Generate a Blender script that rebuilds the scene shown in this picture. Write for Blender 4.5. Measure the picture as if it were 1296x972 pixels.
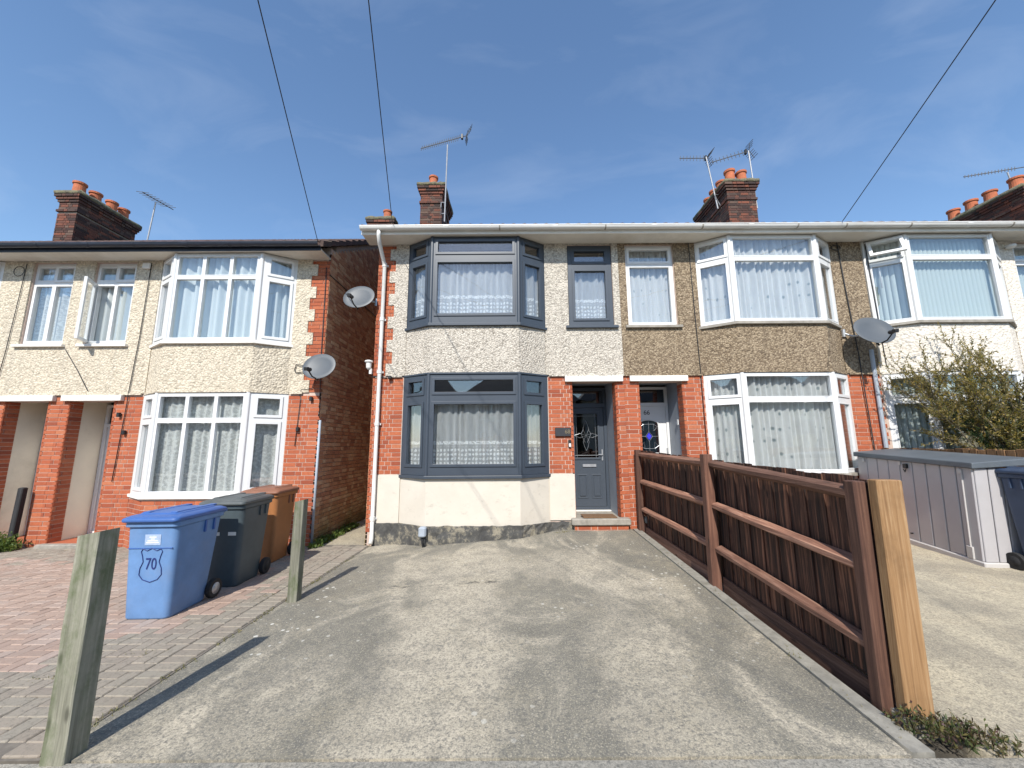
import bpy, bmesh, math, random
from mathutils import Vector, Matrix
R = math.radians
random.seed(7)
scn = bpy.context.scene
for o in list(bpy.data.objects): bpy.data.objects.remove(o)

# ------------------------------------------------------------------ camera, sky, sun, exposure
cam_d = bpy.data.cameras.new('camera'); cam = bpy.data.objects.new('camera', cam_d)
scn.collection.objects.link(cam); scn.camera = cam
cam_d.sensor_width = 36; cam_d.lens = 36*487/1296; cam_d.clip_start = 0.05; cam_d.clip_end = 2000
cam.location = (0, 0, 1.6)
cam.rotation_euler = (Matrix.Rotation(R(90+8.98), 3, 'X') @ Matrix.Rotation(R(-0.35), 3, 'Z')).to_euler()

SUN_EL, SUN_AZ = 42.0, 8.5             # azimuth: degrees left of straight behind the camera
ce = math.cos(R(SUN_EL))
to_sun = Vector((-math.sin(R(SUN_AZ))*ce, -math.cos(R(SUN_AZ))*ce, math.sin(R(SUN_EL))))
world = bpy.data.worlds.new('World'); scn.world = world; world.use_nodes = True
wt = world.node_tree; wt.nodes.clear()
sky = wt.nodes.new('ShaderNodeTexSky'); sky.sky_type = 'NISHITA'; sky.sun_disc = False
sky.sun_elevation = R(SUN_EL); sky.sun_rotation = math.atan2(to_sun.x, to_sun.y)
sky.air_density = 1.15; sky.dust_density = 0.35; sky.ozone_density = 3.2; sky.altitude = 20
bg = wt.nodes.new('ShaderNodeBackground'); bg.inputs['Strength'].default_value = 0.15
wo = wt.nodes.new('ShaderNodeOutputWorld')
# thin cirrus veil, laid out in sky directions
tc = wt.nodes.new('ShaderNodeTexCoord'); mp = wt.nodes.new('ShaderNodeMapping')
mp.inputs['Rotation'].default_value = (0, 0, R(35)); mp.inputs['Scale'].default_value = (1.0, 3.2, 4.0)
nz = wt.nodes.new('ShaderNodeTexNoise'); nz.inputs['Scale'].default_value = 2.2; nz.inputs['Detail'].default_value = 7; nz.inputs['Roughness'].default_value = 0.55; nz.inputs['Distortion'].default_value = 0.6
rp = wt.nodes.new('ShaderNodeValToRGB'); rp.color_ramp.elements[0].position = 0.5; rp.color_ramp.elements[1].position = 0.85
rp.color_ramp.elements[0].color = (0, 0, 0, 1); rp.color_ramp.elements[1].color = (0.12, 0.12, 0.12, 1)
mx = wt.nodes.new('ShaderNodeMixRGB'); mx.inputs['Color2'].default_value = (5.2, 5.6, 6.2, 1)
wt.links.new(tc.outputs['Generated'], mp.inputs['Vector']); wt.links.new(mp.outputs[0], nz.inputs['Vector'])
wt.links.new(nz.outputs['Fac'], rp.inputs[0]); wt.links.new(rp.outputs[0], mx.inputs['Fac'])
hs_ = wt.nodes.new('ShaderNodeHueSaturation'); hs_.inputs['Saturation'].default_value = 1.05; wt.links.new(sky.outputs[0], hs_.inputs['Color']); wt.links.new(hs_.outputs[0], mx.inputs['Color1']); wt.links.new(mx.outputs[0], bg.inputs['Color']); wt.links.new(bg.outputs[0], wo.inputs[0])
sun_d = bpy.data.lights.new('sun', 'SUN'); sun_d.energy = 4.6; sun_d.angle = R(0.53); sun_d.color = (1.0, 0.955, 0.88)
sun = bpy.data.objects.new('sun', sun_d); scn.collection.objects.link(sun)
sun.location = to_sun*40; sun.rotation_euler = (-to_sun).to_track_quat('-Z', 'Y').to_euler()
vs = scn.view_settings; vs.view_transform = 'Standard'; vs.look = 'None'; vs.gamma = 1; vs.use_curve_mapping = False; vs.exposure = 0.42

# ------------------------------------------------------------------ materials
class NT:
    def __init__(s, name):
        s.m = bpy.data.materials.new(name); s.m.use_nodes = True; s.t = s.m.node_tree
        s.b = s.t.nodes['Principled BSDF']; s.out = s.t.nodes['Material Output']
        s.pos = s.n('ShaderNodeNewGeometry').outputs['Position']
    def n(s, ty, **kw):
        nd = s.t.nodes.new(ty)
        for k, v in kw.items(): setattr(nd, k, v)
        return nd
    def set(s, inp, v):
        if hasattr(v, 'is_linked') or isinstance(v, bpy.types.NodeSocket): s.t.links.new(v, inp)
        elif isinstance(v, (tuple, list)) and len(v) == 3 and inp.type == 'RGBA': inp.default_value = (*v, 1)
        else: inp.default_value = v
    def mapped(s, scale, src=None, rot=(0, 0, 0)):
        m = s.n('ShaderNodeMapping'); s.set(m.inputs['Vector'], src or s.pos)
        m.inputs['Scale'].default_value = scale; m.inputs['Rotation'].default_value = rot; return m.outputs[0]
    def noise(s, scale, detail=4, rough=0.6, vec=None, dist=0):
        q = s.n('ShaderNodeTexNoise'); s.set(q.inputs['Vector'], vec or s.pos)
        q.inputs['Scale'].default_value = scale; q.inputs['Detail'].default_value = detail
        q.inputs['Roughness'].default_value = rough; q.inputs['Distortion'].default_value = dist; return q.outputs['Fac']
    def voro(s, scale, vec=None, out='Distance', feature='F1', rnd=1.0):
        q = s.n('ShaderNodeTexVoronoi', feature=feature); s.set(q.inputs['Vector'], vec or s.pos)
        q.inputs['Scale'].default_value = scale; q.inputs['Randomness'].default_value = rnd; return q.outputs[out]
    def ramp(s, fac, *stops):
        q = s.n('ShaderNodeValToRGB'); s.set(q.inputs[0], fac); e = q.color_ramp.elements
        while len(e) < len(stops): e.new(0.5)
        for el, (p, c) in zip(e, stops):
            el.position = p; el.color = (c, c, c, 1) if isinstance(c, (int, float)) else (*c, 1)
        return q.outputs[0]
    def mix(s, fac, a, b, mode='MIX'):
        q = s.n('ShaderNodeMixRGB', blend_type=mode); s.set(q.inputs[0], fac); s.set(q.inputs[1], a); s.set(q.inputs[2], b); return q.outputs[0]
    def math(s, op, a, b=0.0):
        q = s.n('ShaderNodeMath', operation=op); s.set(q.inputs[0], a); s.set(q.inputs[1], b); return q.outputs[0]
    def bump(s, h, strength=0.5, dist=0.01, normal=None):
        q = s.n('ShaderNodeBump'); s.set(q.inputs['Height'], h); q.inputs['Strength'].default_value = strength; q.inputs['Distance'].default_value = dist
        if normal: s.set(q.inputs['Normal'], normal)
        s.t.links.new(q.outputs[0], s.b.inputs['Normal']); return q.outputs[0]
    def rand(s):
        oi = s.n('ShaderNodeObjectInfo').outputs['Random']; isl = s.n('ShaderNodeNewGeometry').outputs['Random Per Island']
        return s.math('FRACT', s.math('ADD', s.math('MULTIPLY', oi, 7.31), s.math('MULTIPLY', isl, 3.77)))
    def axis(s, i, src=None):
        q = s.n('ShaderNodeSeparateXYZ'); s.set(q.inputs[0], src or s.pos); return q.outputs[i]
    def col(s, v): s.set(s.b.inputs['Base Color'], v)
    def rough(s, v): s.set(s.b.inputs['Roughness'], v)
M = {}
def plain(name, c, rough=0.5, var=0.12, scale=6, metal=0, bump=0.0, dirt=None, spec=None):
    k = NT(name); f = k.noise(scale, 5, 0.65)
    a = tuple(x*(1-var) for x in c); b = tuple(min(1, x*(1+var)) for x in c)
    col = k.ramp(f, (0.3, a), (0.7, b))
    if dirt: col = k.mix(k.ramp(k.noise(scale*0.4, 8, 0.7), (0.5, 0), (0.75, 0.75)), col, dirt)
    k.col(col); k.rough(rough); k.b.inputs['Metallic'].default_value = metal
    if spec is not None: k.b.inputs['Specular IOR Level'].default_value = spec
    if bump: k.bump(k.noise(scale*10, 4), bump, 0.003)
    M[name] = k.m; return k

def pebbledash(name, light, mid, dark, scale=38, stain=(0.3, 0.28, 0.24), stf=0.35, bs=0.8):
    k = NT(name); w = k.pos
    v = k.voro(scale, out='Color'); vd = k.voro(scale, out='Distance')
    c = k.ramp(k.axis(0, v), (0.0, dark), (0.35, mid), (0.7, light), (1.0, tuple(min(1, x*1.15) for x in light)))
    c = k.mix(k.ramp(vd, (0.35, 0), (0.75, 0.6)), c, dark)
    c = k.mix(k.ramp(k.noise(1.6, 7, 0.7, vec=k.mapped((1.6, 1.6, 0.6))), (0.52, 0), (0.8, stf)), c, stain)
    c = k.mix(k.ramp(k.noise(9, 3, 0.6), (0.4, 0), (0.7, 0.3)), c, mid)
    c = k.mix(k.ramp(k.noise(1.0, 6, 0.7, vec=k.mapped((9, 9, 0.7))), (0.52, 0), (0.72, 0.32)), c, stain)
    c = k.mix(k.ramp(k.noise(2.3, 5, 0.7), (0.55, 0), (0.7, 0.3)), c, tuple(min(1, q*1.25) for q in light))
    k.col(c); k.rough(0.92)
    h = k.math('ADD', k.math('MULTIPLY', vd, -1.0), k.math('MULTIPLY', k.noise(16, 4), 0.9))
    k.bump(h, bs, 0.02); M[name] = k.m
pebbledash('dash_cream', (0.62, 0.55, 0.43), (0.56, 0.49, 0.38), (0.38, 0.33, 0.25), 30, stf=0.25)
pebbledash('dash_pale', (0.60, 0.55, 0.47), (0.53, 0.48, 0.41), (0.26, 0.23, 0.19), 40)
pebbledash('dash_brown', (0.35, 0.275, 0.185), (0.235, 0.175, 0.11), (0.11, 0.078, 0.05), 36, stain=(0.12, 0.09, 0.06))
pebbledash('dash_white', (0.70, 0.65, 0.57), (0.66, 0.61, 0.53), (0.55, 0.50, 0.43), 26, stf=0.2, bs=0.7)

def brickmat(name, cols, dirt=(0.05, 0.035, 0.03), df=0.5, low=None):
    k = NT(name); r = k.rand()
    st = [(i/(len(cols)-1), c) for i, c in enumerate(cols)]
    c = k.ramp(r, *st)
    c = k.mix(k.ramp(k.noise(28, 5, 0.7), (0.35, 0), (0.75, 0.45)), c, tuple(x*0.55 for x in cols[0]))
    c = k.mix(k.ramp(k.noise(1.3, 7, 0.72), (0.5, 0), (0.8, df)), c, dirt)
    if low:       # damp and moss climbing from the ground
        z = k.axis(2); g = k.math('ADD', k.math('MULTIPLY', z, -0.75), k.noise(2.2, 6, 0.7))
        c = k.mix(k.ramp(g, (0.05, 0), (0.6, 0.8)), c, low)
    k.col(c); k.rough(0.88); k.bump(k.noise(60, 4), 0.35, 0.004); M[name] = k.m
brickmat('brick_red', [(0.27, 0.062, 0.028), (0.40, 0.100, 0.040), (0.45, 0.130, 0.055), (0.35, 0.084, 0.034), (0.47, 0.160, 0.075)], df=0.28, dirt=(0.12, 0.05, 0.035))
brickmat('brick_gable', [(0.34, 0.15, 0.085), (0.52, 0.25, 0.13), (0.68, 0.46, 0.28), (0.42, 0.18, 0.10), (0.60, 0.34, 0.19)], df=0.22, dirt=(0.12, 0.07, 0.045), low=(0.11, 0.105, 0.025))
brickmat('brick_stack', [(0.03, 0.018, 0.016), (0.09, 0.034, 0.024), (0.22, 0.07, 0.038), (0.05, 0.026, 0.022), (0.14, 0.085, 0.062)], df=0.9, dirt=(0.03, 0.022, 0.02))
brickmat('paver', [(0.35, 0.245, 0.19), (0.40, 0.295, 0.235), (0.33, 0.235, 0.185), (0.41, 0.32, 0.265)], dirt=(0.25, 0.225, 0.19), df=0.8)
def paver_edge():   # the neighbour's drive greys with dust towards the boundary
    k = NT('paver_dusty'); c = k.ramp(k.rand(), (0, (0.245, 0.205, 0.165)), (0.5, (0.295, 0.25, 0.20)), (1, (0.27, 0.24, 0.195)))
    c = k.mix(k.ramp(k.noise(2.5, 7, 0.7), (0.4, 0), (0.7, 0.8)), c, (0.255, 0.23, 0.18))
    c = k.mix(k.ramp(k.noise(30, 5, 0.8), (0.36, 0.6), (0.5, 0)), c, (0.12, 0.105, 0.085))
    k.col(c); k.rough(0.95); k.bump(k.noise(55, 4), 0.5, 0.004); M['paver_dusty'] = k.m
paver_edge()
plain('mortar', (0.50, 0.385, 0.32), 0.95, 0.15, 14, bump=0.4)
plain('mortar_grey', (0.36, 0.30, 0.25), 0.95, 0.2, 10, bump=0.4)
plain('mortar_dark', (0.20, 0.17, 0.145), 0.95, 0.2, 10)
plain('paver_sand', (0.16, 0.14, 0.115), 1.0, 0.3, 12)

def render_cream():
    k = NT('render_cream'); c = k.ramp(k.noise(2, 6, 0.65), (0.3, (0.54, 0.49, 0.415)), (0.7, (0.60, 0.555, 0.475)))
    c = k.mix(k.ramp(k.noise(5, 8, 0.75, vec=k.mapped((1, 1, 1.6))), (0.57, 0), (0.70, 0.6)), c, (0.33, 0.30, 0.25))
    z = k.axis(2); c = k.mix(k.ramp(k.math('ADD', k.math('MULTIPLY', z, -1.5), k.noise(4, 6, 0.7)), (0.05, 0), (0.45, 0.55)), c, (0.42, 0.37, 0.29))
    k.col(c); k.rough(0.8); k.bump(k.noise(22, 5), 0.25, 0.006); M['render_cream'] = k.m
render_cream()
def plinth():
    k = NT('plinth_paint'); f = k.noise(5, 8, 0.75)
    c = k.ramp(f, (0.3, (0.035, 0.035, 0.036)), (0.5, (0.08, 0.078, 0.072)), (0.6, (0.27, 0.24, 0.18)), (0.72, (0.12, 0.11, 0.085)))
    k.col(c); k.rough(0.9); k.bump(f, 1.0, 0.02); M['plinth_paint'] = k.m
plinth()

def concrete(name, a, b, c3, spots=0.5, warm=(0.45, 0.39, 0.29), dark=(0.13, 0.125, 0.11), tracks=(), lichen=(), crack=None):
    k = NT(name)
    big = k.noise(0.9, 6, 0.65, vec=k.mapped((1.4, 0.75, 1)), dist=1.0); med = k.noise(3.6, 8, 0.72)
    c = k.ramp(big, (0.38, a), (0.5, b), (0.62, c3))
    x, y = k.axis(0), k.axis(1); wob = k.math('MULTIPLY', k.math('ADD', k.noise(1.7, 7, 0.7), -0.5), 1.1)
    for tx, ty, rx, ry, amt in tracks:       # scoured, paler ground where cars stand and tyres run
        d = k.math('ADD', k.math('POWER', k.math('DIVIDE', k.math('ADD', k.math('ADD', x, -tx), wob), rx), 2.0), k.math('POWER', k.math('DIVIDE', k.math('ADD', k.math('ADD', y, -ty), wob), ry), 2.0))
        c = k.mix(k.ramp(d, (0.25, amt), (1.1, 0)), c, c3)
    c = k.mix(k.ramp(med, (0.48, 0.0), (0.70, 0.65)), c, a)
    c = k.mix(k.ramp(k.noise(1.4, 6, 0.7), (0.50, 0), (0.70, 0.5)), c, warm)
    c = k.mix(k.ramp(k.noise(1.2, 8, 0.78, vec=k.mapped((1, 1, 1), rot=(0, 0, 2))), (0.54, 0), (0.70, 0.6)), c, dark)
    f0 = k.noise(14, 7, 0.8); f1 = k.noise(42, 5, 0.8); f2 = k.noise(95, 3, 0.8)
    c = k.mix(k.ramp(f0, (0.34, 0.6), (0.48, 0)), c, dark); c = k.mix(k.ramp(f0, (0.54, 0), (0.72, 0.45)), c, c3)
    c = k.mix(k.ramp(f1, (0.38, 0.85), (0.53, 0)), c, dark)
    c = k.mix(k.ramp(f2, (0.54, 0), (0.66, 0.5)), c, tuple(min(1, x_*1.3) for x_ in c3))
    c = k.mix(k.ramp(f2, (0.36, 0.5), (0.46, 0)), c, tuple(x_*0.75 for x_ in dark))
    # pale lichen flecks gathered in patches
    lv_ = k.mix(0.06, k.pos, k.n('ShaderNodeTexNoise').outputs['Color']) if False else k.pos
    vd = k.voro(17); vc = k.axis(0, k.voro(17, out='Color'))
    lim = k.math('MULTIPLY', k.math('ADD', vc, -0.60), 0.8)
    sp = k.math('SUBTRACT', lim, k.math('ADD', vd, k.math('MULTIPLY', k.noise(48, 5, 0.8), 0.42)))
    pm_ = k.ramp(k.noise(0.7, 3), (0.50, 0), (0.64, spots*0.8))
    for tx, ty, rx, ry in lichen:
        d = k.math('ADD', k.math('POWER', k.math('DIVIDE', k.math('ADD', k.math('ADD', x, -tx), k.math('MULTIPLY', wob, 0.4)), rx), 2.0), k.math('POWER', k.math('DIVIDE', k.math('ADD', k.math('ADD', y, -ty), k.math('MULTIPLY', wob, 0.5)), ry), 2.0))
        pm_ = k.math('MAXIMUM', pm_, k.ramp(d, (0.3, spots), (1.0, 0)))
    blot = k.math('MULTIPLY', k.ramp(k.math('ADD', sp, 0.235), (0.0, 0), (0.05, 1)), pm_)
    c = k.mix(blot, c, (0.58, 0.56, 0.49))
    if crack:
        cy, cx0, cx1 = crack; dl = k.math('ABSOLUTE', k.math('ADD', k.math('ADD', y, -cy), k.math('MULTIPLY', k.math('ADD', k.noise(1.6, 8, 0.7), -0.5), 0.5)))
        gate = k.math('MULTIPLY', k.ramp(k.math('ABSOLUTE', k.math('DIVIDE', k.math('ADD', x, -(cx0+cx1)/2), (cx1-cx0)/2)), (0.8, 1), (1.0, 0)), k.ramp(k.noise(5, 3), (0.35, 0.1), (0.5, 0.9)))
        c = k.mix(k.math('MULTIPLY', k.ramp(dl, (0.006, 1), (0.018, 0)), gate), c, (0.07, 0.065, 0.055))
    k.col(c); k.rough(0.93)
    h = k.math('ADD', k.math('MULTIPLY', f1, 1.0), k.math('MULTIPLY', f2, 0.5))
    k.bump(h, 0.6, 0.012); M[name] = k.m
concrete('concrete', (0.165, 0.152, 0.120), (0.225, 0.206, 0.160), (0.50, 0.44, 0.335), 1.0, warm=(0.36, 0.31, 0.215), tracks=((-0.55, 3.5, 0.62, 2.6, 0.95), (-0.75, 5.5, 1.0, 0.8, 0.85), (0.95, 2.9, 0.45, 1.7, 0.55), (0.6, 5.3, 0.8, 0.6, 0.6), (-2.1, 6.7, 0.5, 0.35, 0.9), (-1.6, 2.7, 0.4, 0.8, 0.4)), lichen=((1.75, 5.1, 0.45, 1.1), (-2.1, 4.4, 0.35, 1.6), (1.2, 6.1, 0.9, 0.5)), crack=(4.75, -1.5, -0.1))
concrete('concrete_sandy', (0.30, 0.265, 0.20), (0.44, 0.385, 0.28), (0.54, 0.47, 0.335), 0.4, dark=(0.21, 0.185, 0.145), warm=(0.46, 0.38, 0.26))
concrete('concrete_path', (0.24, 0.225, 0.19), (0.31, 0.29, 0.245), (0.39, 0.36, 0.30), 0.5)
plain('kerb_concrete', (0.25, 0.235, 0.20), 0.95, 0.25, 12, bump=0.6, dirt=(0.12, 0.115, 0.09))
plain('soil', (0.07, 0.06, 0.045), 1, 0.4, 9, bump=0.8)
plain('asphalt', (0.055, 0.055, 0.056), 0.95, 0.25, 40, bump=0.8)
plain('white_upvc', (0.66, 0.665, 0.66), 0.32, 0.03, 3)
plain('white_pipe', (0.66, 0.65, 0.62), 0.4, 0.05, 3, dirt=(0.55, 0.52, 0.46))
plain('grey_upvc', (0.044, 0.056, 0.074), 0.42, 0.06, 4)
plain('grey_door', (0.050, 0.062, 0.080), 0.45, 0.06, 20, bump=0.1)
plain('soffit_paint', (0.66, 0.63, 0.56), 0.7, 0.08, 2, dirt=(0.42, 0.38, 0.31))
plain('black_gutter', (0.018, 0.022, 0.035), 0.35, 0.2, 4)
plain('black_plastic', (0.015, 0.015, 0.016), 0.5, 0.2, 8)
plain('black_cable', (0.02, 0.02, 0.022), 0.7, 0.2, 8)
plain('grey_metal', (0.42, 0.44, 0.46), 0.4, 0.1, 6, metal=0.6)
plain('dish_grey', (0.08, 0.09, 0.10), 0.5, 0.06, 4, metal=0.0)
plain('conduit_grey', (0.33, 0.37, 0.42), 0.6, 0.1, 5)
plain('alu', (0.30, 0.31, 0.33), 0.55, 0.15, 10, metal=0.3)
plain('aerial_metal', (0.10, 0.105, 0.115), 0.6, 0.2, 10)
plain('sill_stone', (0.30, 0.275, 0.235), 0.9, 0.2, 10, bump=0.4, dirt=(0.12, 0.11, 0.09))
plain('white_paint', (0.74, 0.72, 0.67), 0.6, 0.06, 3, dirt=(0.5, 0.46, 0.38))
plain('recess_cream', (0.70, 0.64, 0.52), 0.8, 0.06, 2, dirt=(0.42, 0.37, 0.29))
plain('recess_grey', (0.28, 0.31, 0.35), 0.6, 0.06, 3)
plain('interior', (0.16, 0.155, 0.145), 0.9, 0.1, 2)
plain('roof_tile', (0.085, 0.05, 0.042), 0.9, 0.4, 6, bump=0.6, dirt=(0.05, 0.05, 0.035))
plain('roof_slate', (0.06, 0.062, 0.07), 0.75, 0.3, 5, bump=0.4)
plain('terracotta', (0.42, 0.125, 0.055), 0.85, 0.2, 8, bump=0.2, dirt=(0.2, 0.07, 0.045))
def cap():
    k = NT('mossy_cap'); c = k.ramp(k.noise(9, 7, 0.75), (0.35, (0.06, 0.055, 0.04)), (0.5, (0.15, 0.135, 0.095)), (0.62, (0.17, 0.165, 0.075)), (0.75, (0.27, 0.25, 0.2)))
    k.col(c); k.rough(1); k.bump(k.noise(14, 6), 1.0, 0.03); M['mossy_cap'] = k.m
cap()
plain('bin_blue', (0.115, 0.225, 0.43), 0.55, 0.12, 5, dirt=(0.17, 0.23, 0.36))
plain('bin_blue_lid', (0.045, 0.115, 0.33), 0.42, 0.1, 5)
plain('bin_grey', (0.055, 0.075, 0.085), 0.5, 0.15, 5)
plain('bin_grey_lid', (0.075, 0.085, 0.085), 0.5, 0.15, 5, dirt=(0.15, 0.15, 0.14))
plain('bin_brown', (0.31, 0.125, 0.042), 0.5, 0.12, 5)
plain('bin_brown_lid', (0.22, 0.095, 0.055), 0.55, 0.12, 5)
plain('bin_navy', (0.035, 0.055, 0.10), 0.5, 0.12, 5)
plain('rubber', (0.015, 0.015, 0.016), 0.8, 0.2, 9)
plain('ink_blue', (0.012, 0.025, 0.14), 0.6, 0.1, 6)
plain('sticker', (0.34, 0.43, 0.58), 0.5, 0.15, 40)
plain('slate_plaque', (0.028, 0.028, 0.032), 0.5, 0.2, 20)
plain('brass', (0.40, 0.32, 0.20), 0.35, 0.1, 10, metal=0.7)
plain('door_mat', (0.16, 0.09, 0.045), 1, 0.3, 50, bump=0.8)
plain('shed_grey', (0.40, 0.385, 0.39), 0.6, 0.05, 3, bump=0.15)
plain('shed_pale', (0.48, 0.46, 0.44), 0.6, 0.04, 3)
plain('shed_lid', (0.085, 0.10, 0.115), 0.6, 0.1, 3, dirt=(0.16, 0.17, 0.17))
plain('opp_render', (0.55, 0.50, 0.42), 0.9, 0.08, 3)
plain('lead_line', (0.36, 0.38, 0.40), 0.35, 0.05, 10, metal=0.5)
plain('blue_gem', (0.05, 0.05, 0.55), 0.2, 0.1, 10)
def wood(name, cols, axis='Z', grain=26, rough=0.85, green=None, knots=True, contrast=0):
    k = NT(name); r = k.rand(); lo = 0.9
    sc = {'Z': (grain, grain, lo), 'Y': (grain, lo, grain), 'X': (lo, grain, grain)}[axis]
    off = k.n('ShaderNodeVectorMath', operation='ADD'); k.set(off.inputs[0], k.pos)
    cb = k.n('ShaderNodeCombineXYZ'); k.set(cb.inputs[0], k.math('MULTIPLY', r, 13.0)); k.set(cb.inputs[1], k.math('MULTIPLY', r, 29.0)); k.set(cb.inputs[2], k.math('MULTIPLY', r, 7.0))
    k.set(off.inputs[1], cb.outputs[0])
    g = k.noise(1.0, 6, 0.65, vec=k.mapped(sc, src=off.outputs[0]), dist=1.2)
    c = k.ramp(g, (0.36, cols[0]), (0.5, cols[1]), (0.64, cols[2])) if contrast else k.ramp(g, (0.28, cols[0]), (0.5, cols[1]), (0.72, cols[2]))
    c = k.mix(1.0, c, k.ramp(r, (0, 0.45), (1, 1.5)), 'MULTIPLY')
    if knots:
        kd = k.voro(1.0, vec=k.mapped({'Z': (9, 9, 3.0), 'Y': (9, 3, 9), 'X': (3, 9, 9)}[axis], src=off.outputs[0]))
        c = k.mix(k.ramp(kd, (0.06, 0.85), (0.15, 0)), c, tuple(x*0.4 for x in cols[0]))
    c = k.mix(k.ramp(k.noise(3, 6, 0.7), (0.5, 0), (0.8, 0.5)), c, tuple(x*0.5 for x in cols[0]))
    if green: c = k.mix(k.ramp(k.noise(4.5, 6, 0.7, vec=k.mapped((1.5, 1.5, 0.8))), (0.47, 0), (0.68, 0.75)), c, green)
    k.col(c); k.rough(rough); k.bump(g, 0.5, 0.006); M[name] = k.m
wood('fence_board', [(0.010, 0.006, 0.005), (0.058, 0.023, 0.013), (0.21, 0.092, 0.052)], contrast=1)
wood('fence_post', [(0.06, 0.026, 0.017), (0.125, 0.056, 0.036), (0.22, 0.112, 0.072)])
wood('fence_rail', [(0.10, 0.045, 0.029), (0.20, 0.098, 0.064), (0.33, 0.19, 0.13)], 'Y')
wood('pale_timber', [(0.13, 0.065, 0.026), (0.25, 0.14, 0.060), (0.36, 0.235, 0.125)], grain=28)
wood('old_post', [(0.17, 0.165, 0.12), (0.36, 0.35, 0.265), (0.50, 0.48, 0.38)], green=(0.055, 0.085, 0.018))
wood('log_fence', [(0.11, 0.05, 0.022), (0.22, 0.115, 0.05), (0.32, 0.19, 0.09)])
wood('black_timber', [(0.012, 0.012, 0.014), (0.03, 0.031, 0.034), (0.06, 0.06, 0.062)])
wood('pole_timber', [(0.06, 0.04, 0.025), (0.1, 0.07, 0.045), (0.14, 0.1, 0.07)])
wood('bark', [(0.06, 0.05, 0.035), (0.12, 0.10, 0.07), (0.2, 0.17, 0.13)], knots=False)
def leafmat(name, cols, trans=0.35):
    k = NT(name); c = k.ramp(k.rand(), *[(i/(len(cols)-1), q) for i, q in enumerate(cols)])
    k.col(c); k.rough(0.6)
    tr = k.n('ShaderNodeBsdfTranslucent'); k.set(tr.inputs[0], k.mix(1, c, (1.3, 1.4, 0.7), 'MULTIPLY'))
    ms = k.n('ShaderNodeMixShader'); ms.inputs[0].default_value = trans
    k.t.links.new(k.b.outputs[0], ms.inputs[1]); k.t.links.new(tr.outputs[0], ms.inputs[2]); k.t.links.new(ms.outputs[0], k.out.inputs[0]); M[name] = k.m
leafmat('leaf_olive', [(0.08, 0.09, 0.035), (0.17, 0.155, 0.05), (0.27, 0.22, 0.06), (0.36, 0.25, 0.055), (0.22, 0.18, 0.11), (0.13, 0.14, 0.05)])
leafmat('leaf_dark', [(0.02, 0.045, 0.015), (0.035, 0.07, 0.02), (0.06, 0.09, 0.03)])
leafmat('leaf_weed', [(0.05, 0.10, 0.02), (0.10, 0.16, 0.03), (0.18, 0.20, 0.05), (0.08, 0.13, 0.03)])
leafmat('leaf_mixed', [(0.05, 0.08, 0.025), (0.10, 0.12, 0.04), (0.10, 0.05, 0.055), (0.17, 0.15, 0.05), (0.06, 0.03, 0.035)])
leafmat('dry_grass', [(0.30, 0.25, 0.14), (0.22, 0.20, 0.10), (0.14, 0.15, 0.06)])
def glassmat(name, base=0.10, tint=(1, 1, 1)):
    k = NT(name); lw = k.n('ShaderNodeLayerWeight'); lw.inputs['Blend'].default_value = 0.5
    f = k.math('ADD', k.math('MULTIPLY', k.math('POWER', lw.outputs['Facing'], 3.5), 0.75), base)
    tr = k.n('ShaderNodeBsdfTransparent'); k.set(tr.inputs[0], tint)
    gl = k.n('ShaderNodeBsdfGlossy'); gl.inputs['Roughness'].default_value = 0.01; gl.inputs['Color'].default_value = (0.95, 0.97, 1, 1)
    bp = k.n('ShaderNodeBump'); k.set(bp.inputs['Height'], k.noise(1.6, 2)); bp.inputs['Strength'].default_value = 0.05; bp.inputs['Distance'].default_value = 0.05
    k.t.links.new(bp.outputs[0], gl.inputs['Normal'])
    ms = k.n('ShaderNodeMixShader'); k.set(ms.inputs[0], f)
    k.t.links.new(tr.outputs[0], ms.inputs[1]); k.t.links.new(gl.outputs[0], ms.inputs[2]); k.t.links.new(ms.outputs[0], k.out.inputs[0]); M[name] = k.m
glassmat('glass', 0.095, (0.96, 0.975, 0.975))
glassmat('door_glass', 0.12, (0.25, 0.32, 0.36))
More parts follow.
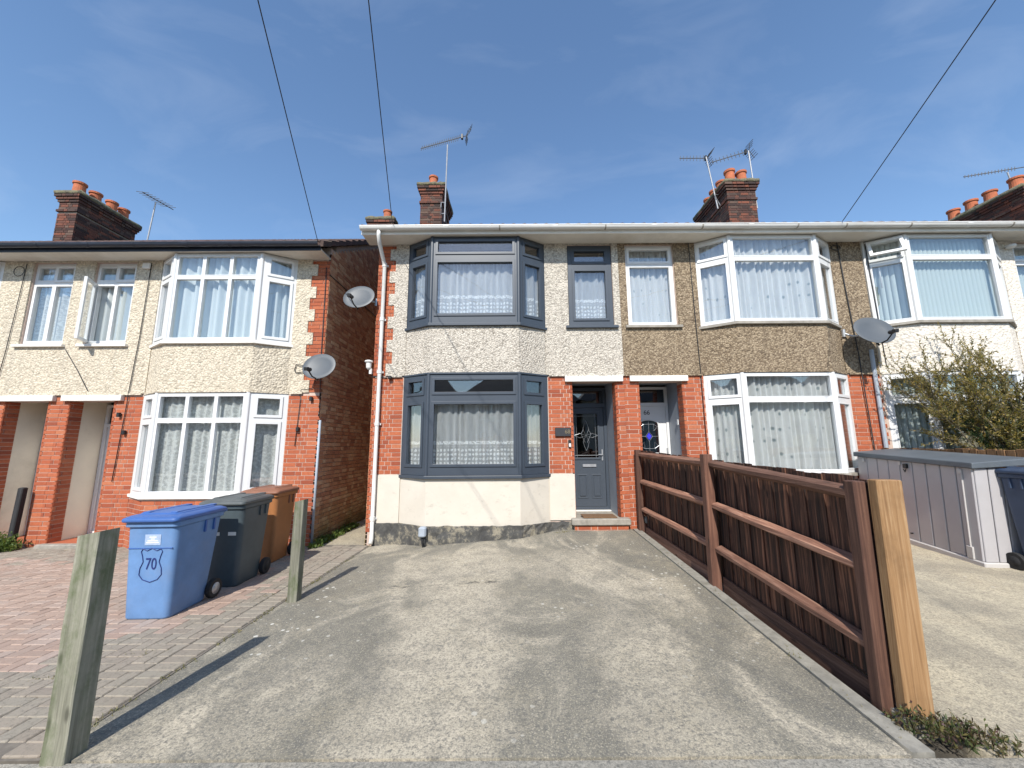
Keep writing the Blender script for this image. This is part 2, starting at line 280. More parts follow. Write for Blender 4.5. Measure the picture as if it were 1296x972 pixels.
def netmat(name, c, dens, motif=None):
    k = NT(name); uv = k.n('ShaderNodeTexCoord').outputs['UV']; u = k.axis(0, uv); v = k.axis(1, uv)
    k.col(c); k.rough(0.9)
    tl = k.n('ShaderNodeBsdfTranslucent'); k.set(tl.inputs[0], c)
    m1 = k.n('ShaderNodeMixShader'); m1.inputs[0].default_value = 0.35
    k.t.links.new(k.b.outputs[0], m1.inputs[1]); k.t.links.new(tl.outputs[0], m1.inputs[2])
    fac = k.math('ADD', k.math('MULTIPLY', k.noise(5, 3, vec=k.mapped((3, 0.4, 1), src=uv)), 0.35), dens-0.17)
    lwt = k.n('ShaderNodeLayerWeight'); lwt.inputs['Blend'].default_value = 0.5
    fac = k.math('ADD', fac, k.math('MULTIPLY', k.math('POWER', lwt.outputs['Facing'], 1.6), 0.75))
    if motif == 'lace':       # rows of woven sprigs, dense at the hem
        row = k.math('MULTIPLY', k.math('ABSOLUTE', k.math('SINE', k.math('MULTIPLY', k.math('ADD', u, k.math('MULTIPLY', k.noise(9, 2, vec=uv), 0.05)), math.pi/0.062))), k.math('ABSOLUTE', k.math('SINE', k.math('MULTIPLY', k.math('ADD', v, k.math('MULTIPLY', k.noise(7, 2, vec=uv), 0.04)), math.pi/0.075))))
        row = k.math('MULTIPLY', row, k.ramp(k.noise(26, 3, vec=uv), (0.35, 0.4), (0.6, 1.0)))
        m = k.math('MULTIPLY', k.ramp(row, (0.34, 0), (0.55, 1)), k.ramp(v, (0.40, 1), (0.47, 0)))
        band = k.math('MULTIPLY', k.ramp(k.math('ABSOLUTE', k.math('SUBTRACT', v, 0.52)), (0.02, 1), (0.035, 0)), k.ramp(k.noise(34, 2, vec=uv), (0.42, 0), (0.5, 1)))
        fac = k.math('ADD', fac, k.math('ADD', k.math('MULTIPLY', m, 0.65), k.math('MULTIPLY', band, 0.6)))
    if motif == 'dots':
        vo = k.n('ShaderNodeTexVoronoi'); k.set(vo.inputs['Vector'], k.mapped((6.5, 4.2, 0), src=uv)); vo.inputs['Scale'].default_value = 1; vo.inputs['Randomness'].default_value = 0.25
        d = k.ramp(vo.outputs['Distance'], (0.10, 1), (0.16, 0))
        c2 = k.mix(d, c, (0.30, 0.36, 0.38)); k.col(c2)
    if motif == 'damask':
        d = k.ramp(k.noise(22, 5, 0.7, vec=uv), (0.45, 0), (0.6, 0.35)); fac = k.math('ADD', fac, d)
    fac = k.math('MINIMUM', fac, 1.0)
    tr = k.n('ShaderNodeBsdfTransparent'); ms = k.n('ShaderNodeMixShader'); k.set(ms.inputs[0], fac)
    k.t.links.new(tr.outputs[0], ms.inputs[1]); k.t.links.new(m1.outputs[0], ms.inputs[2]); k.t.links.new(ms.outputs[0], k.out.inputs[0]); M[name] = k.m
netmat('net_lace', (0.86, 0.87, 0.88), 0.48, 'lace')
netmat('net_dots', (0.86, 0.86, 0.85), 0.75, 'dots')
netmat('net_damask', (0.84, 0.85, 0.83), 0.64, 'damask')
netmat('drape', (0.80, 0.85, 0.85), 0.97)
netmat('blind', (0.64, 0.70, 0.68), 1.1)

# ------------------------------------------------------------------ mesh helpers
def link(o): scn.collection.objects.link(o); return o
class MB:
    def __init__(s): s.v = []; s.f = []; s.uv = None; s.M = Matrix.Identity(4); s.smooth = False
    def add(s, vs, fs):
        b = len(s.v); s.v += [tuple(s.M @ Vector(p)) for p in vs]; s.f += [tuple(b+i for i in f) for f in fs]; return s
    def box(s, x0, x1, y0, y1, z0, z1):
        return s.add([(x0,y0,z0),(x1,y0,z0),(x1,y1,z0),(x0,y1,z0),(x0,y0,z1),(x1,y0,z1),(x1,y1,z1),(x0,y1,z1)],
                     [(0,3,2,1),(4,5,6,7),(0,1,5,4),(1,2,6,5),(2,3,7,6),(3,0,4,7)])
    def hexa(s, bot, top): return s.add(list(bot)+list(top), [(3,2,1,0),(4,5,6,7),(0,1,5,4),(1,2,6,5),(2,3,7,6),(3,0,4,7)])
    def bbox(s, x0, x1, y0, y1, z0, z1, b=0.01):   # box with chamfered vertical and horizontal edges
        def ring(z, i): return [(x0+i+b,y0+i,z),(x1-i-b,y0+i,z),(x1-i,y0+i+b,z),(x1-i,y1-i-b,z),(x1-i-b,y1-i,z),(x0+i+b,y1-i,z),(x0+i,y1-i-b,z),(x0+i,y0+i+b,z)]
        s.loft([ring(z0, b), ring(z0+b, 0), ring(z1-b, 0), ring(z1, b)]); return s
    def loft(s, rings, caps=True, closed=True):
        n = len(rings[0]); vs = [p for r in rings for p in r]; fs = []
        for k in range(len(rings)-1):
            for i in range(n if closed else n-1):
                j = (i+1) % n; fs.append((k*n+i, k*n+j, (k+1)*n+j, (k+1)*n+i))
        if caps: fs.append(tuple(range(n-1, -1, -1))); fs.append(tuple((len(rings)-1)*n+i for i in range(n)))
        return s.add(vs, fs)
    def prism(s, poly, z0, z1): return s.loft([[(x, y, z0) for x, y in poly], [(x, y, z1) for x, y in poly]])
    def tube(s, pts, r, n=6, r2=None):
        pts = [Vector(p) for p in pts]; rings = []
        for i, p in enumerate(pts):
            d = ((pts[min(i+1, len(pts)-1)]-p).normalized() + (p-pts[max(i-1, 0)]).normalized())
            if d.length < 1e-6: d = Vector((0, 0, 1))
            d.normalize(); a = d.orthogonal().normalized()
            if i: a = (pa - d*pa.dot(d)).normalized()
            pa = a; b = d.cross(a); rr = r if r2 is None else r+(r2-r)*i/(len(pts)-1)
            rings.append([tuple(p+(a*math.cos(2*math.pi*k/n)+b*math.sin(2*math.pi*k/n))*rr) for k in range(n)])
        return s.loft(rings)
    def lathe(s, prof, c=(0, 0, 0), n=18, caps=True):
        return s.loft([[(c[0]+r*math.cos(2*math.pi*k/n), c[1]+r*math.sin(2*math.pi*k/n), c[2]+z) for k in range(n)] for r, z in prof], caps)
    def grid(s, us, zs, solid, y0, y1):    # panel in the local XZ plane with openings, from y0 (outside) to y1
        nu, nz_ = len(us)-1, len(zs)-1
        occ = [[bool(solid((us[i]+us[i+1])/2, (zs[j]+zs[j+1])/2)) for j in range(nz_)] for i in range(nu)]
        g = lambda i, j: 0 <= i < nu and 0 <= j < nz_ and occ[i][j]
        idx = {}; vs = []; fs = []
        def V(i, y, j):
            k = (i, y, j)
            if k not in idx: idx[k] = len(vs); vs.append((us[i], y, zs[j]))
            return idx[k]
        for i in range(nu):
            for j in range(nz_):
                if not occ[i][j]: continue
                fs.append((V(i,y0,j), V(i+1,y0,j), V(i+1,y0,j+1), V(i,y0,j+1))); fs.append((V(i,y1,j+1), V(i+1,y1,j+1), V(i+1,y1,j), V(i,y1,j)))
                if not g(i-1, j): fs.append((V(i,y0,j), V(i,y0,j+1), V(i,y1,j+1), V(i,y1,j)))
                if not g(i+1, j): fs.append((V(i+1,y0,j+1), V(i+1,y0,j), V(i+1,y1,j), V(i+1,y1,j+1)))
                if not g(i, j-1): fs.append((V(i+1,y0,j), V(i,y0,j), V(i,y1,j), V(i+1,y1,j)))
                if not g(i, j+1): fs.append((V(i,y0,j+1), V(i+1,y0,j+1), V(i+1,y1,j+1), V(i,y1,j+1)))
        return s.add(vs, fs)
    def holes(s, x0, x1, z0, z1, hs, y0, y1):
        us = sorted({x0, x1} | {min(max(q, x0), x1) for h in hs for q in h[:2]}); zs = sorted({z0, z1} | {min(max(q, z0), z1) for h in hs for q in h[2:]})
        return s.grid(us, zs, lambda x, z: not any(h[0] < x < h[1] and h[2] < z < h[3] for h in hs), y0, y1)
    def build(s, name, mat, parent=None, bevel=0):
        me = bpy.data.meshes.new(name); me.from_pydata(s.v, [], s.f); me.materials.append(M[mat])
        if s.uv:
            ul = me.uv_layers.new(name='UVMap')
            for li, l in enumerate(me.loops): ul.data[li].uv = s.uv[l.vertex_index]
        if s.smooth:
            for p in me.polygons: p.use_smooth = True
        me.update(); o = link(bpy.data.objects.new(name, me))
        if bevel:
            md = o.modifiers.new('bevel', 'BEVEL'); md.width = bevel; md.segments = 2; md.limit_method = 'ANGLE'
        if parent: adopt(o, parent)
        return o
def build_split(mb, name, mat, parent, bevel=0):
    # one object for each connected piece
    par = list(range(len(mb.v)))
    def find(i):
        while par[i] != i: par[i] = par[par[i]]; i = par[i]
        return i
    for f in mb.f:
        for i in f[1:]: par[find(i)] = find(f[0])
    groups = {}
    for f in mb.f: groups.setdefault(find(f[0]), []).append(f)
    for fs in groups.values():
        ids = sorted({i for f in fs for i in f}); mp_ = {i: k for k, i in enumerate(ids)}
        q = MB(); q.v = [mb.v[i] for i in ids]; q.f = [tuple(mp_[i] for i in f) for f in fs]; q.build(name, mat, parent, bevel)
def adopt(o, p):
    o.parent = p; m = p.matrix_basis.copy(); q = p
    if q.parent: m = q.parent.matrix_basis @ q.matrix_parent_inverse @ m      # parents of parts are only translated things
    o.matrix_parent_inverse = m.inverted()
def thing(name, label, cat, loc, group=None):
    o = link(bpy.data.objects.new(name, None)); o.location = loc; o.empty_display_size = 0.2; return tag(o, label, cat, group)
def tag(o, label, cat, group=None):
    o['label'] = label; o['category'] = cat
    if group: o['group'] = group
    return o
def struct(o): o['kind'] = 'structure'; return o
def stuff(o): o['kind'] = 'stuff'; return o
def frame(A, B):      # local frame of a vertical plane seen from outside: x along A->B, y inward
    A = Vector(A); B = Vector(B); d = B-A; u = d.normalized(); inw = Vector((-u.y, u.x))
    m = Matrix(((u.x, inw.x, 0, A.x), (u.y, inw.y, 0, A.y), (0, 0, 1, 0), (0, 0, 0, 1))); return m, d.length
def textmesh(s, size, depth=0.003):
    c = bpy.data.curves.new('number', 'FONT'); c.body = s; c.size = size; c.extrude = depth; c.align_x = 'CENTER'; c.align_y = 'CENTER'
    o = link(bpy.data.objects.new('number', c)); bpy.context.view_layer.update()
    me = bpy.data.meshes.new_from_object(o.evaluated_get(bpy.context.evaluated_depsgraph_get())); bpy.data.objects.remove(o); return me
def put_text(s, size, mat, loc, parent, rot=(R(90), 0, 0), name='number'):
    me = textmesh(s, size); me.materials.clear(); me.materials.append(M[mat])
    me.transform(Matrix.Translation(loc) @ Matrix.Rotation(rot[2], 4, 'Z') @ Matrix.Rotation(rot[0], 4, 'X'))
    o = link(bpy.data.objects.new(name, me)); adopt(o, parent); return o

# ------------------------------------------------------------------ ground
def sstep(a, b, x): t = min(1, max(0, (x-a)/(b-a))); return t*t*(3-2*t)
def gz(x, y):
    f = -0.10 + 0.25*min(1, max(0, (x+2.4)/3.4)); t = min(1, max(0, (y-2.25)/4.7)); return f*t
def slab(name, mat, x0, x1, y0, y1, dz=0.0, step=0.12, rough=0.004, thick=0.25):
    nx = max(1, round((x1-x0)/step)); ny = max(1, round((y1-y0)/step)); mb = MB(); vs = []; fs = []
    for j in range(ny+1):
        for i in range(nx+1):
            x = x0+(x1-x0)*i/nx; y = y0+(y1-y0)*j/ny
            vs.append((x, y, gz(x, y)+dz+(random.uniform(-1, 1)*rough if 0 < i < nx and 0 < j < ny else -rough)))
    for j in range(ny):
        for i in range(nx): a = j*(nx+1)+i; fs.append((a, a+1, a+nx+2, a+nx+1))
    mb.add(vs, fs); mb.smooth = True
    ring = [j for j in range(nx+1)] + [j*(nx+1)+nx for j in range(1, ny+1)] + [ny*(nx+1)+i for i in range(nx-1, -1, -1)] + [j*(nx+1) for j in range(ny-1, 0, -1)]
    top = [vs[i] for i in ring]; n = len(top)
    mb.add(top+[(x, y, z-thick) for x, y, z in top], [(i, i+n, (i+1) % n+n, (i+1) % n) for i in range(n)])
    return struct(mb.build(name, mat))
g = MB(); g.add([(-300, -300, -0.42), (300, -300, -0.42), (300, 300, -0.42), (-300, 300, -0.42)], [(0, 1, 2, 3)]); struct(g.build('ground', 'soil'))
slab('driveway', 'concrete', -2.46, 2.06, 2.275, 7.05)
slab('pavement', 'concrete_path', -16, 16, -2.0, 2.255, step=0.3)
slab('neighbour_driveway', 'concrete_sandy', 2.46, 6.56, 2.275, 7.05)
slab('front_garden', 'soil', 6.72, 16, 2.275, 7.05, step=0.3)
slab('alley_path', 'concrete_sandy', -3.5, -2.56, 7.06, 17.0, step=0.25)
slab('fence_channel', 'soil', 2.19, 2.455, 2.275, 7.05, dz=-0.09)
slab('driveway_kerb', 'kerb_concrete', 2.068, 2.185, 2.275, 6.95, dz=0.012)
rd = MB(); rd.add([(-60, -9, -0.12), (60, -9, -0.12), (60, -2.15, -0.12), (-60, -2.15, -0.12)], [(0, 1, 2, 3)]); struct(rd.build('road', 'asphalt'))
kb = MB(); kb.box(-60, 60, -2.14, -2.01, -0.3, -0.005); struct(kb.build('kerb', 'kerb_concrete'))
fp = MB(); fp.box(-60, 60, -12, -9.01, -0.3, -0.01); struct(fp.build('far_pavement', 'concrete_path'))

# herringbone block paving of the neighbour's drive
bed = slab('block_paving', 'paver_sand', -16, -2.468, 2.275, 7.05, dz=-0.003, step=0.3, rough=0.001)
W = 0.1; ca, sa = 1.0, 0.0; pv = []; halves = []
for a in range(-140, 160):
    for b_ in range(-160, 140):
        d = (a-b_) % 4
        if d == 0: cx, cy, hor = a+1, b_+0.5, True
        elif d == 3: cx, cy, hor = a+0.5, b_+1, False
        else: continue
        x = (cx*ca-cy*sa)*W-7.0; y = (cx*sa+cy*ca)*W+4.6
        if -13 < x < (-2.78 if hor else -2.73) and 2.36 < y < 6.95: pv.append((x, y, 0.0 if hor else R(90)))
        elif hor and -2.78 < x < -2.68 and 2.36 < y < 6.95: halves.append((x-0.05, y))
for i in range(46): pv.append((-2.59, 2.34+i*0.102, 0.0))
def paver_mesh():
    b = 0.006; mb = MB(); mb.bbox(-0.0985, 0.0985, -0.0485, 0.0485, -0.03, 0.006, b)
    me = bpy.data.meshes.new('paver'); me.from_pydata(mb.v, [], mb.f); return me, mb
pme = {}; pm, pmb = paver_mesh()
for k in ('paver', 'paver_dusty'):
    me = pm.copy(); me.materials.append(M[k]); pme[k] = me
def vis(p):   # how large a piece shows: nearest in view first
    x, y, _ = p
    return (x*x+y*y) if y > 0 and abs(x)/y < 1.45 else 1e9
pv.sort(key=vis); rest = {'paver': MB(), 'paver_dusty': MB()}
for i, (x, y, a) in enumerate(pv):
    k = 'paver_dusty' if x > -3.3+0.35*math.sin(y*1.7)+random.uniform(-0.25, 0.25) or y > 6.1+random.uniform(-0.3, 0.3) else 'paver'
    sl = (gz(x, y+0.1)-gz(x, y-0.1))/0.2
    mt = Matrix.Translation((x, y, gz(x, y)+random.uniform(-0.003, 0.003))) @ Matrix.Rotation(math.atan(sl)+random.uniform(-0.012, 0.012), 4, 'X') @ Matrix.Rotation(a+random.uniform(-0.01, 0.01), 4, 'Z')
    if i < 300:
        o = link(bpy.data.objects.new('paver', pme[k])); o.matrix_basis = mt; o.parent = bed
    else:
        r = rest[k]; r.M = mt; r.add(pmb.v, pmb.f)
hm = MB(); hm.bbox(-0.0485, 0.0485, -0.0485, 0.0485, -0.03, 0.006, 0.006); hme = bpy.data.meshes.new('half_paver'); hme.from_pydata(hm.v, [], hm.f); hme.materials.append(M['paver_dusty'])
for x, y in halves:
    o = link(bpy.data.objects.new('half_paver', hme)); o.location = (x, y, gz(x, y)+random.uniform(-0.002, 0.002)); o.parent = bed
for k, r in rest.items(): stuff(r.build('distant_pavers', k, bed))

# ------------------------------------------------------------------ houses
YW = 7.0            # wall plane of both terraces
UC = {}
def unit_cube(mat):
    if mat not in UC:
        mb = MB(); mb.box(-.5, .5, -.5, .5, -.5, .5); me = bpy.data.meshes.new('brick'); me.from_pydata(mb.v, [], mb.f); me.materials.append(M[mat]); UC[mat] = me
    return UC[mat]
def courses(z0, z1, span, start=0):
    # Flemish bond; span(z) gives (u0, u1) of the course or None
    z = z0; k = start
    while z+0.05 < z1:
        h = min(0.065, z1-z); sp = span(z+h/2)
        for u0, u1 in (sp or []):
            pat = [0.215, 0.1025]; i = k % 2; u = u0 - (0.0 if k % 2 == 0 else 0.056)
            while u < u1-0.02:
                l = pat[i % 2]; a = max(u, u0); b = min(u+l, u1)
                if b-a > 0.03: yield a, b, z, z+h
                u += l+0.0105; i += 1
        z += 0.0755; k += 1
def lay_bricks(root, m, z0, z1, span, mat='brick_red', proud=0.006, budget=None, joined=None):
    ang = math.atan2(m[1][0], m[0][0])
    for a, b, c, d in courses(z0, z1, span):
        if joined is not None:
            joined.M = m; p = proud+random.uniform(-0.002, 0.002); joined.box(a, b, -p, 0.03, c, d); continue
        o = link(bpy.data.objects.new('brick', unit_cube(mat)))
        p = proud+random.uniform(-0.002, 0.002); ctr = m @ Vector(((a+b)/2, (0.03-p)/2, (c+d)/2))
        o.matrix_basis = Matrix.Translation(ctr) @ Matrix.Rotation(ang+random.uniform(-0.006, 0.006), 4, 'Z') @ Matrix.Diagonal((b-a, 0.03+p, d-c, 1))
        o.parent = root; o.matrix_parent_inverse = root.matrix_basis.inverted()

def curtain(parent, m, u0, u1, z0, z1, y, mat, amp=0.022, pitch=0.11, seed=0, gather=0.0):
    rnd = random.Random(seed); nu = max(12, int((u1-u0)/0.012)); nv = 10; mb = MB(); mb.M = m; vs = []; uv = []; fs = []
    ph = [rnd.uniform(0, 6.28) for _ in range(4)]
    for j in range(nv+1):
        v = j/nv
        for i in range(nu+1):
            u = u0+(u1-u0)*i/nu; w = 2*math.pi*(u-u0)/pitch
            s = math.sin(w+ph[0]+1.3*math.sin(w*0.23+ph[1])+0.25*v)*(0.45+0.4*math.sin(w*0.17+ph[3])**2)+0.4*math.sin(w*0.43+ph[2]+v*0.7)
            ug = u+(gather*(0.5-v)*0.02*math.sin(w*0.31+ph[3]))
            vs.append((ug, y+amp*s, z0+(z1-z0)*v+0.006*math.sin(w*0.5) * (1 if j == 0 else 0))); uv.append((u-u0+seed*0.37, (z1-z0)*v))
    for j in range(nv):
        for i in range(nu): a = j*(nu+1)+i; fs.append((a, a+1, a+nu+2, a+nu+1))
    mb.add(vs, fs); mb.uv = uv; mb.smooth = True
    return mb.build('curtain', mat, parent)
def blinds(parent, m, u0, u1, z0, z1, y):
    mb = MB(); base = m.copy(); n = int((u1-u0)/0.082); uv = []
    for i in range(n+1):
        mb.M = base @ Matrix.Translation((u0+0.04+i*0.082, y, 0)) @ Matrix.Rotation(R(-36+random.uniform(-4, 4)), 4, 'Z')
        arc = [(0.044*t, 0.013*(1-t*t)*-1) for t in (-1, -0.6, -0.2, 0.2, 0.6, 1)]; sec = arc+[(x, y+0.0012) for x, y in arc[::-1]]
        mb.loft([[(x, y, z0+0.03) for x, y in sec], [(x, y, z1) for x, y in sec]])
    mb.M = base; mb.box(u0, u1, y-0.02, y+0.02, z1, z1+0.03)
    mb.uv = [(0, 0)]*len(mb.v); return stuff(mb.build('blind', 'blind', parent))

def window(root, A, B, z0, z1, cols, rows, mat, cur=None, sash=(), skip=(), depth=0.07, seed=1, label=None):
    hang = 0.775 if mat == 'grey_upvc' else 1.0        # the grey house's nets hang from the transom
    """cols/rows: glass extents as fractions (rows counted from the bottom)."""
    m, L = frame(A, B); H = z1-z0
    U = [(a*L, b*L) for a, b in cols]; V = [(z0+a*H, z0+b*H) for a, b in rows]
    mb = MB(); mb.M = m
    us = sorted({0, L} | {q for c in U for q in c}); zs = sorted({z0, z1} | {q for c in V for q in c})
    lights = [(i, j) for i in range(len(U)) for j in range(len(V))]
    glass_at = lambda x, z: any(U[i][0] < x < U[i][1] and V[j][0] < z < V[j][1] for i, j in lights)
    mb.grid(us, zs, lambda x, z: not glass_at(x, z), 0.0, depth)
    w = mb.build('window', mat, root, bevel=0.004)
    if label: w['label'] = label
    for i, j in lights:
        a, b = U[i]; c, d = V[j]
        if (i, j) in skip: continue
        s = (i, j) in sash; r = 0.042 if s else 0.012; p = 0.016 if s else 0.005
        e = 0.007 if s else 0.004
        rb = MB(); rb.M = m
        rb.holes(a-r, b+r, c-r, d+r, [(a+e, b-e, c+e, d-e)], -p, -0.0004)
        rb.holes(a+0.0005, b-0.0005, c+0.0005, d-0.0005, [(a+e, b-e, c+e, d-e)], 0.0, depth*0.5)
        rb.build('sash' if s else 'glazing_bead', mat, w, bevel=0.003 if s else 0)
        gb = MB(); gb.M = m; gb.box(a+e*0.5, b-e*0.5, 0.030, 0.036, c+e*0.5, d-e*0.5); gb.build('pane', 'glass', w)
    if cur:
        if cur == 'blind': blinds(w, m, 0.03, L-0.03, z0+0.04, z1-0.06, depth+0.09)
        else:
            amp, pitch = {'net_lace': (0.032, 0.13), 'net_dots': (0.038, 0.11), 'net_damask': (0.03, 0.15), 'drape': (0.05, 0.16)}[cur]
            curtain(w, m, 0.02, L-0.02, z0+0.03, z0+(z1-z0)*hang-0.02, depth+0.07, cur, amp, pitch, seed)
    return w
def open_light(root, w, hinge, a, b, c, d, m, ang, mat, axis):
    """an opened casement: its own sash and pane, swung about a hinge line (local frame of the window)"""
    if axis == 'Z': t = m @ Matrix.Translation((a, -0.005, 0)) @ Matrix.Rotation(-ang, 4, 'Z') @ Matrix.Translation((-a, 0, 0))
    else: t = m @ Matrix.Translation((0, -0.012, d)) @ Matrix.Rotation(-ang, 4, 'X') @ Matrix.Translation((0, 0, -d))
    mb = MB(); mb.M = t; mb.holes(a-0.012, b+0.012, c-0.012, d+0.012, [(a+0.045, b-0.045, c+0.045, d-0.045)], -0.045, 0.0); o = mb.build('opened_sash', mat, w, bevel=0.004)
    gb = MB(); gb.M = t; gb.box(a+0.04, b-0.04, -0.024, -0.018, c+0.04, d-0.04); gb.build('opened_pane', 'glass', w)
    st = MB(); st.M = m
    if axis == 'Z': st.tube([(a+0.1, 0.0, c-0.02), (a+0.16, -0.2, c-0.01)], 0.006)
    else: st.box(a, b, -0.03, 0.0, c-0.03, c+0.012)
    st.build('stay', mat, w); return o

BW, BF, BP = 1.325, 0.80, 0.32      # bay: half width at the wall, half width of its front, projection
def bayplan(c, off=0.0, back=None):
    bk = YW if back is None else back
    return [(c-BW-off, bk), (c-BW-off, YW-0.001*(bk > YW)) if bk > YW else (c-BW-off, YW), (c-BF-off*0.45, YW-BP-off), (c+BF+off*0.45, YW-BP-off), (c+BW+off, YW), (c+BW+off, bk)]
def bay_prism(c, z0, z1, off=0.0, back=YW+0.15):
    mb = MB(); mb.prism([(c-BW-off, back), (c-BW-off, YW), (c-BF-off*0.5, YW-BP-off), (c+BF+off*0.5, YW-BP-off), (c+BW+off, YW), (c+BW+off, back)][::1], z0, z1); return mb
def stack(root, x0, x1, y0, y1, z0, z1, pots, pot_h=0.34, pot_r=0.14):
    core = MB(); core.box(x0+0.01, x1-0.01, y0+0.01, y1-0.01, z0, z1-0.02); ch = core.build('chimney', 'mortar_dark', root)
    j = MB()
    steps = [(z0, z1-0.62, 0.0), (z1-0.62, z1-0.54, 0.03), (z1-0.54, z1-0.32, 0.0), (z1-0.32, z1-0.245, 0.03), (z1-0.245, z1-0.17, 0.06), (z1-0.17, z1-0.095, 0.09)]
    for a, b, e in steps:
        X0, X1, Y0, Y1 = x0-e, x1+e, y0-e, y1+e
        if e:
            c2 = MB(); j.M = Matrix.Identity(4); j.box(X0+0.012, X1-0.012, Y0+0.012, Y1-0.012, a+0.002, b-0.002)
        for P, Q in (((X0, Y0), (X1, Y0)), ((X1, Y0), (X1, Y1)), ((X0, Y1), (X0, Y0)), ((X1, Y1), (X0, Y1))):
            m, L = frame(P, Q); lay_bricks(None, m, a+0.004, b, lambda z: [(0.0, L)], proud=0.003, joined=j)
    stuff(j.build('brickwork', 'brick_stack', ch))
    cp = MB(); n = 14
    e = 0.10; rings = []
    for zz, ee in ((z1-0.095, e), (z1-0.02, e+0.005), (z1+0.05, e-0.07), (z1+0.09, e-0.2)):
        X0, X1, Y0, Y1 = x0-ee, x1+ee, y0-ee, y1+ee; ring = []
        for P, Q in (((X0, Y0), (X1, Y0)), ((X1, Y0), (X1, Y1)), ((X1, Y1), (X0, Y1)), ((X0, Y1), (X0, Y0))):
            for k in range(8):
                t = k/8; ring.append((P[0]+(Q[0]-P[0])*t+random.uniform(-.012, .012), P[1]+(Q[1]-P[1])*t+random.uniform(-.012, .012), zz+random.uniform(-.018, .018)))
        rings.append(ring)
    cp.loft(rings); cp.smooth = True; cp.build('cap', 'mossy_cap', ch)
    for k, (px, py) in enumerate(pots):
        pm_ = MB(); h = pot_h*random.uniform(0.9, 1.1); r = pot_r
        pm_.lathe([(r*0.98, 0), (r*0.93, h*0.3), (r*0.88, h*0.78), (r*0.90, h*0.8), (r*1.06, h*0.84), (r*1.08, h*0.98), (r*1.02, h), (r*0.82, h), (r*0.78, h*0.55)], (px, py, z1+0.03), 20); pm_.smooth = False
        pm_.build('chimney_pot', 'terracotta', ch)
    return ch

